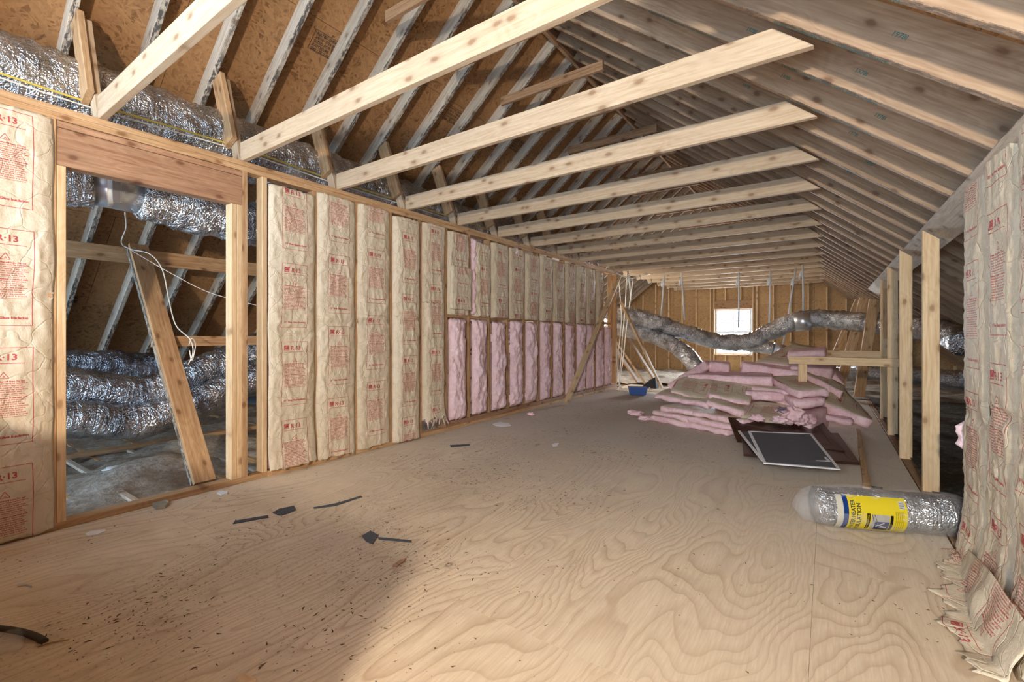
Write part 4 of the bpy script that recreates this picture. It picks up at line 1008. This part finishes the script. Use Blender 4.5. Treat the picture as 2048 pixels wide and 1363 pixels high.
def roll_label():
    c = Canvas(.30, .20, 3400, (.78, .70, .14, 1))
    c.rect(0, 0, .028, .20, (.72, .70, .64, 1)); c.rect(.028, 0, .050, .20, (.045, .19, .42, 1))
    n = (.05, .13, .22, 1)
    c.text('WATER HEATER', .078, .012, .026, n, .02, .165, math.pi/2); c.text('INSULATION', .103, .012, .026, n, .02, .150, math.pi/2)
    c.rect(.128, .02, .142, .118, (.03, .03, .03, 1)); c.text('EASY TO INSTALL', .138, .025, .010, (.8, .7, .1, 1), .02, .088, math.pi/2)
    c.rect(.148, .02, .225, .115, (.62, .60, .57, 1)); c.rect(.165, .02, .225, .08, (.04, .11, .33, 1))
    for a, b in (((.17, .05), (.205, .075)), ((.185, .035), (.215, .05)), ((.175, .062), (.215, .045))): c.line(a, b, .005, (.7, .68, .66, 1))
    c.line((.150, .115), (.172, .03), .0025, (.2, .2, .2, 1)); c.line((.160, .115), (.180, .06), .0025, (.2, .2, .2, 1))
    c.rect(.228, .022, .240, .115, (.03, .03, .03, 1))
    for k in range(5): c.text('Fits most water heaters up to sixty gallons', .252+k*.008, .015, .006, (.25, .2, .05, 1), .0, .12, math.pi/2)
    c.rect(.268, .148, .292, .185, (.8, .8, .78, 1))
    for k in range(7): c.rect(.269, .150+k*.005, .291, .1520+k*.005, (.05, .05, .05, 1))
    return c.image('roll_label')
s = NT('roll_label'); tx = s.n('ShaderNodeTexImage', i_Vector=s.n('ShaderNodeTexCoord').outputs['UV']); tx.image = roll_label(); s.l(tx.outputs[0], s.b.inputs['Base Color']); s.out(None, .35)
side = Z.cross(axis).normalized()   # horizontal, pointing away from or towards the viewer
if side.y > 0: side = -side
vs, uv, fs = [], [], []
nA_, nL_ = 20, 16
for j in range(nA_+1):
    a = R(-62)+R(112)*j/nA_
    for i in range(nL_+1):
        p = rl0+axis*(.065+.335*i/nL_)+(side*math.cos(a)+Z*math.sin(a))*.1175
        if p.z < .004: p.z = .004
        vs.append(p-rl0); uv.append((i/nL_, j/nA_))
for j in range(nA_):
    for i in range(nL_): a = j*(nL_+1)+i; fs.append((a, a+1, a+nL_+2, a+nL_+1))
mesh_obj('label_sheet', vs, fs, s.m, root, True, uv=uv, matrix=Matrix.Translation(rl0))

# ---- debris on the floor
def chip(name, px, th, mat, lab, cat, z=.001):
    """thin flat scrap whose outline on the floor is given by photo readings"""
    P = [at_z(u, v, 0) for u, v in px]; c = sum(P, Vector())/len(P); k = len(P)
    if ((P[1]-P[0]).cross(P[2]-P[1])).z < 0: P = P[::-1]
    vs = [p-c+Z*z for p in P]+[p-c+Z*(z+th) for p in P]
    return tag(mesh_obj(name, vs, [tuple(range(k-1, -1, -1)), tuple(range(k, 2*k))]+[(i, (i+1) % k, (i+1) % k+k, i+k) for i in range(k)], M[mat] if isinstance(mat, str) else mat, matrix=Matrix.Translation(c)), lab, cat)
M['slate'] = flat('asphalt_shingle', (.065, .07, .08), .9)
M['paper'] = flat('white_paper', (.75, .75, .76), .7)
M['stone'] = speckle('pale_stone', (.20, .18, .14), (.36, .33, .27), (.48, .45, .38), 20, .3)
M['stick'] = flat('dark_stick', (.05, .035, .025), .8)
chip('shingle_strip', [(466, 1048), (470, 1042), (536, 1031), (537, 1035)], .004, 'slate', 'dark narrow shingle strip left of the dark flat piece', 'scrap')
chip('shingle_piece', [(545, 1026), (558, 1018), (588, 1012), (592, 1020), (575, 1027), (560, 1031)], .004, 'slate', 'dark flat shingle piece on the floor near the opening', 'scrap')
chip('shingle_strip', [(627, 1015), (668, 1008), (722, 992), (724, 994), (670, 1012), (628, 1017)], .004, 'slate', 'long thin dark strip on the floor, furthest back', 'scrap')
chip('shingle_piece', [(724, 1072), (741, 1062), (757, 1071), (745, 1088), (732, 1083)], .004, 'slate', 'small grey shingle piece touching a dark strip', 'scrap')
chip('shingle_strip', [(756, 1075), (822, 1081), (822, 1085), (758, 1079)], .004, 'slate', 'dark strip pointing right of the small grey piece', 'scrap')
chip('wood_sliver', [(785, 1133), (800, 1121), (812, 1117), (808, 1124), (793, 1134)], .006, 'pine_header', 'reddish wood sliver at the edge of the dirty floor', 'scrap')
chip('plastic_scrap', [(170, 1068), (180, 1063), (210, 1059), (213, 1062), (195, 1069), (175, 1072)], .003, 'paper', 'translucent plastic scrap near the left jack stud', 'scrap')
chip('stone', [(304, 1012), (312, 1004), (332, 1003), (338, 1009), (330, 1017), (312, 1019)], .02, 'stone', 'flat beige stone against the bottom plate', 'stone')
chip('white_scrap', [(434, 987), (441, 983), (455, 984), (455, 988), (443, 991)], .008, 'paper', 'small white scrap at the plate under the plank', 'scrap')
chip('bent_nail', [(34, 1170), (52, 1168), (64, 1173), (62, 1175), (50, 1171), (35, 1173)], .004, 'metal', 'bent nail on the floor at the left', 'nail')
chip('paper_scrap', [(985, 848), (1000, 844), (1018, 847), (1022, 851), (1008, 853), (990, 851)], .004, 'paper', 'white paper scrap below the pink wall batts', 'scrap')
chip('paper_scrap', [(1104, 889), (1110, 886), (1118, 886), (1114, 892), (1106, 893)], .003, 'paper', 'tiny white scrap in the middle of the floor', 'scrap')
chip('wood_scrap', [(478, 1352), (500, 1356), (512, 1363), (476, 1366)], .01, 'pine_new', 'pale wood scrap at the bottom edge of the picture', 'scrap')
chip('shingle_strip', [(900, 890), (940, 888), (940, 891), (902, 894)], .003, 'slate', 'thin dark strip near the kraft batt with shredded foot', 'scrap')
tag(lump('pink_scrap', at_z(1061, 827, .02), (.05, .03, .02), 12, 'pink', .5, 3, None, .002), 'small pink tuft at the foot of the pink wall batts', 'insulation')
o = tube('stick', [at_z(-30, 1254, .02), at_z(0, 1256, .02), at_z(40, 1262, .018), at_z(72, 1272, .014), at_z(90, 1282, .012)], .011, M['stick'], None, 10, n=5); tag(o, 'dark stick on the floor at the left edge', 'stick')
tag(lump('plastic_bag', at_z(15, 1282, .012), (.07, .05, .018), 5, 'wrap', .4, 4, None, .002), 'crumpled clear plastic under the dark stick', 'bag')
tag(tube('wood_splinter', [at_z(75, 1291, .004), at_z(105, 1282, .005), at_z(138, 1277, .004)], .003, M['pine_new'], None, 6, n=3), 'thin pale splinter right of the dark stick', 'scrap')
tag(tube('drink_can', [(-4.60, 1.075, .015), (-4.50, 1.11, .015)], .026, M['metal'], None, 20, n=1), 'small metal can on the blown insulation in the opening', 'can')
tag(lump('white_scrap', (-4.72, 1.18, .03), (.05, .06, .02), 15, 'paper', .4, 3), 'white crumpled scrap on the blown insulation in the opening', 'scrap')
# countless chips: dirt and wood crumbs on the boards
vs, fs = [], []
rnd = random.Random(5)
def crumb(x, y, s):
    a = rnd.uniform(0, 6.28); l = s*rnd.uniform(.6, 3.0); w2 = s*rnd.uniform(.3, .8); h = s*rnd.uniform(.2, .6)
    ca, sa = math.cos(a), math.sin(a); b0 = len(vs)
    for p in ((-l, -w2*.5, 0), (l*.9, -w2, 0), (l*.3, w2, 0), (0, 0, h)): vs.append((x+p[0]*ca-p[1]*sa, y+p[0]*sa+p[1]*ca, p[2]+.0008))
    fs.extend([(b0, b0+1, b0+3), (b0+1, b0+2, b0+3), (b0+2, b0, b0+3), (b0+2, b0+1, b0)])
for k in range(22000):
    y = rnd.uniform(.4, 9.2); 
    x = rnd.gauss(-2.15, .55) if rnd.random() < .75 else rnd.uniform(-3.5, .5)
    if not -3.55 < x < .5: continue
    dn = noise.noise(Vector((x*1.6, y*1.6, 4)))
    if dn < rnd.uniform(-.25, .45) or (y < 2.2 and x > -1.0 and rnd.random() < .8): continue
    crumb(x, y, rnd.choice((.0015, .002, .0025, .003, .004, .006)))
tag(mesh_obj('wood_crumbs', vs, fs, M['dirtchips']), 'dark dirt and wood crumbs scattered on the plywood floor', 'debris', kind='stuff')

# ================================================================ INK STAMPS on roof boards
def roof_frame(side, x, y, off):
    nrm = Vector((side*SL, 0, 1)).normalized()
    base = Vector((x, y, RZ-SL*abs(x-RX)))
    return base, nrm
def stamp_osb(side, x, y, txts, size, rev=False):
    nrm = Vector((side*SL, 0, 1)).normalized(); dirv = Vector((side, 0, -SL)).normalized()
    dep = DL if side < 0 else DR
    p = Vector((x, y, roof_z(x)))+nrm*(dep-.0015)
    xa = Y if side < 0 else Y
    up = -dirv if side < 0 else dirv
    # must face down into the room: x cross y = -nrm
    if xa.cross(up).dot(nrm) > 0: xa = -xa
    for k, t in enumerate(txts): text_obj('stamp', t, size, frame(p+up*(-k*size*1.05), xa, up), 'ink', ceil, .02)
    L_ = max(len(t) for t in txts)*size*.56; H_ = len(txts)*size*1.05
    if len(txts) > 2:
        for a, b in (((-.02, size), (L_, size)), ((-.02, size-H_), (L_, size-H_)), ((-.02, size-H_), (-.02, size)), ((L_, size-H_), (L_, size))):
            A_ = p+xa*a[0]+up*a[1]; B_ = p+xa*b[0]+up*b[1]; board('stamp_border', A_, B_, .004, .0008, (B_-A_).cross(nrm), M['ink'], ceil, ch=.0001)
ST = ['RATED SHEATHING', '24/16  7/16 INCH', 'SIZED FOR SPACING', 'EXPOSURE 1', '000   PS 2-92']
for (x, y) in ((-4.75, .55), (-4.62, 1.36), (-3.45, 2.17), (-3.38, 2.98), (-3.42, 3.79), (-4.55, 2.6), (-3.35, 5.0), (-4.6, 3.8), (-3.4, 6.2), (-4.7, .15), (-3.3, 1.36)):
    stamp_osb(-1, x, y+.05, ST, .032)
for (x, y) in ((-6.15, 1.15), (-6.1, .80)): stamp_osb(-1, x, y, ['24/16', 'FACE'], .06)
for (x, y) in ((.22, 1.70), (-.9, 1.30), (.3, 2.9)): stamp_osb(1, x, y, ST, .034)
dr = Vector((1, 0, -SL)).normalized()
for k in range(2, 12):
    yr = k*BAY-.038-.055
    if k < 9:
        for x in (-.9, -.2):       # lettering on the narrow underside of the near right rafters
            p = Vector((x, yr+.030, roof_z(x)))-Vector((SL, 0, 1)).normalized()*.002+Z*.0135
            text_obj('stamp', 'TESTED FINGERJOINT  THIS SIDE DOWN', .028, frame(p, dr, Vector((0, 1, 0)).cross(dr).cross(dr)*1 if False else -Y), 'ink_green', ceil, .02)
    for x in (-.55+.13*(k % 3), .15-.1*(k % 2)):
        p = Vector((x, yr-.0012, roof_z(x)))+Vector((SL, 0, 1)).normalized()*.09
        text_obj('stamp', '1978I', .027, frame(p, dr, Vector((SL, 0, 1))), 'ink_green', ceil, .015)
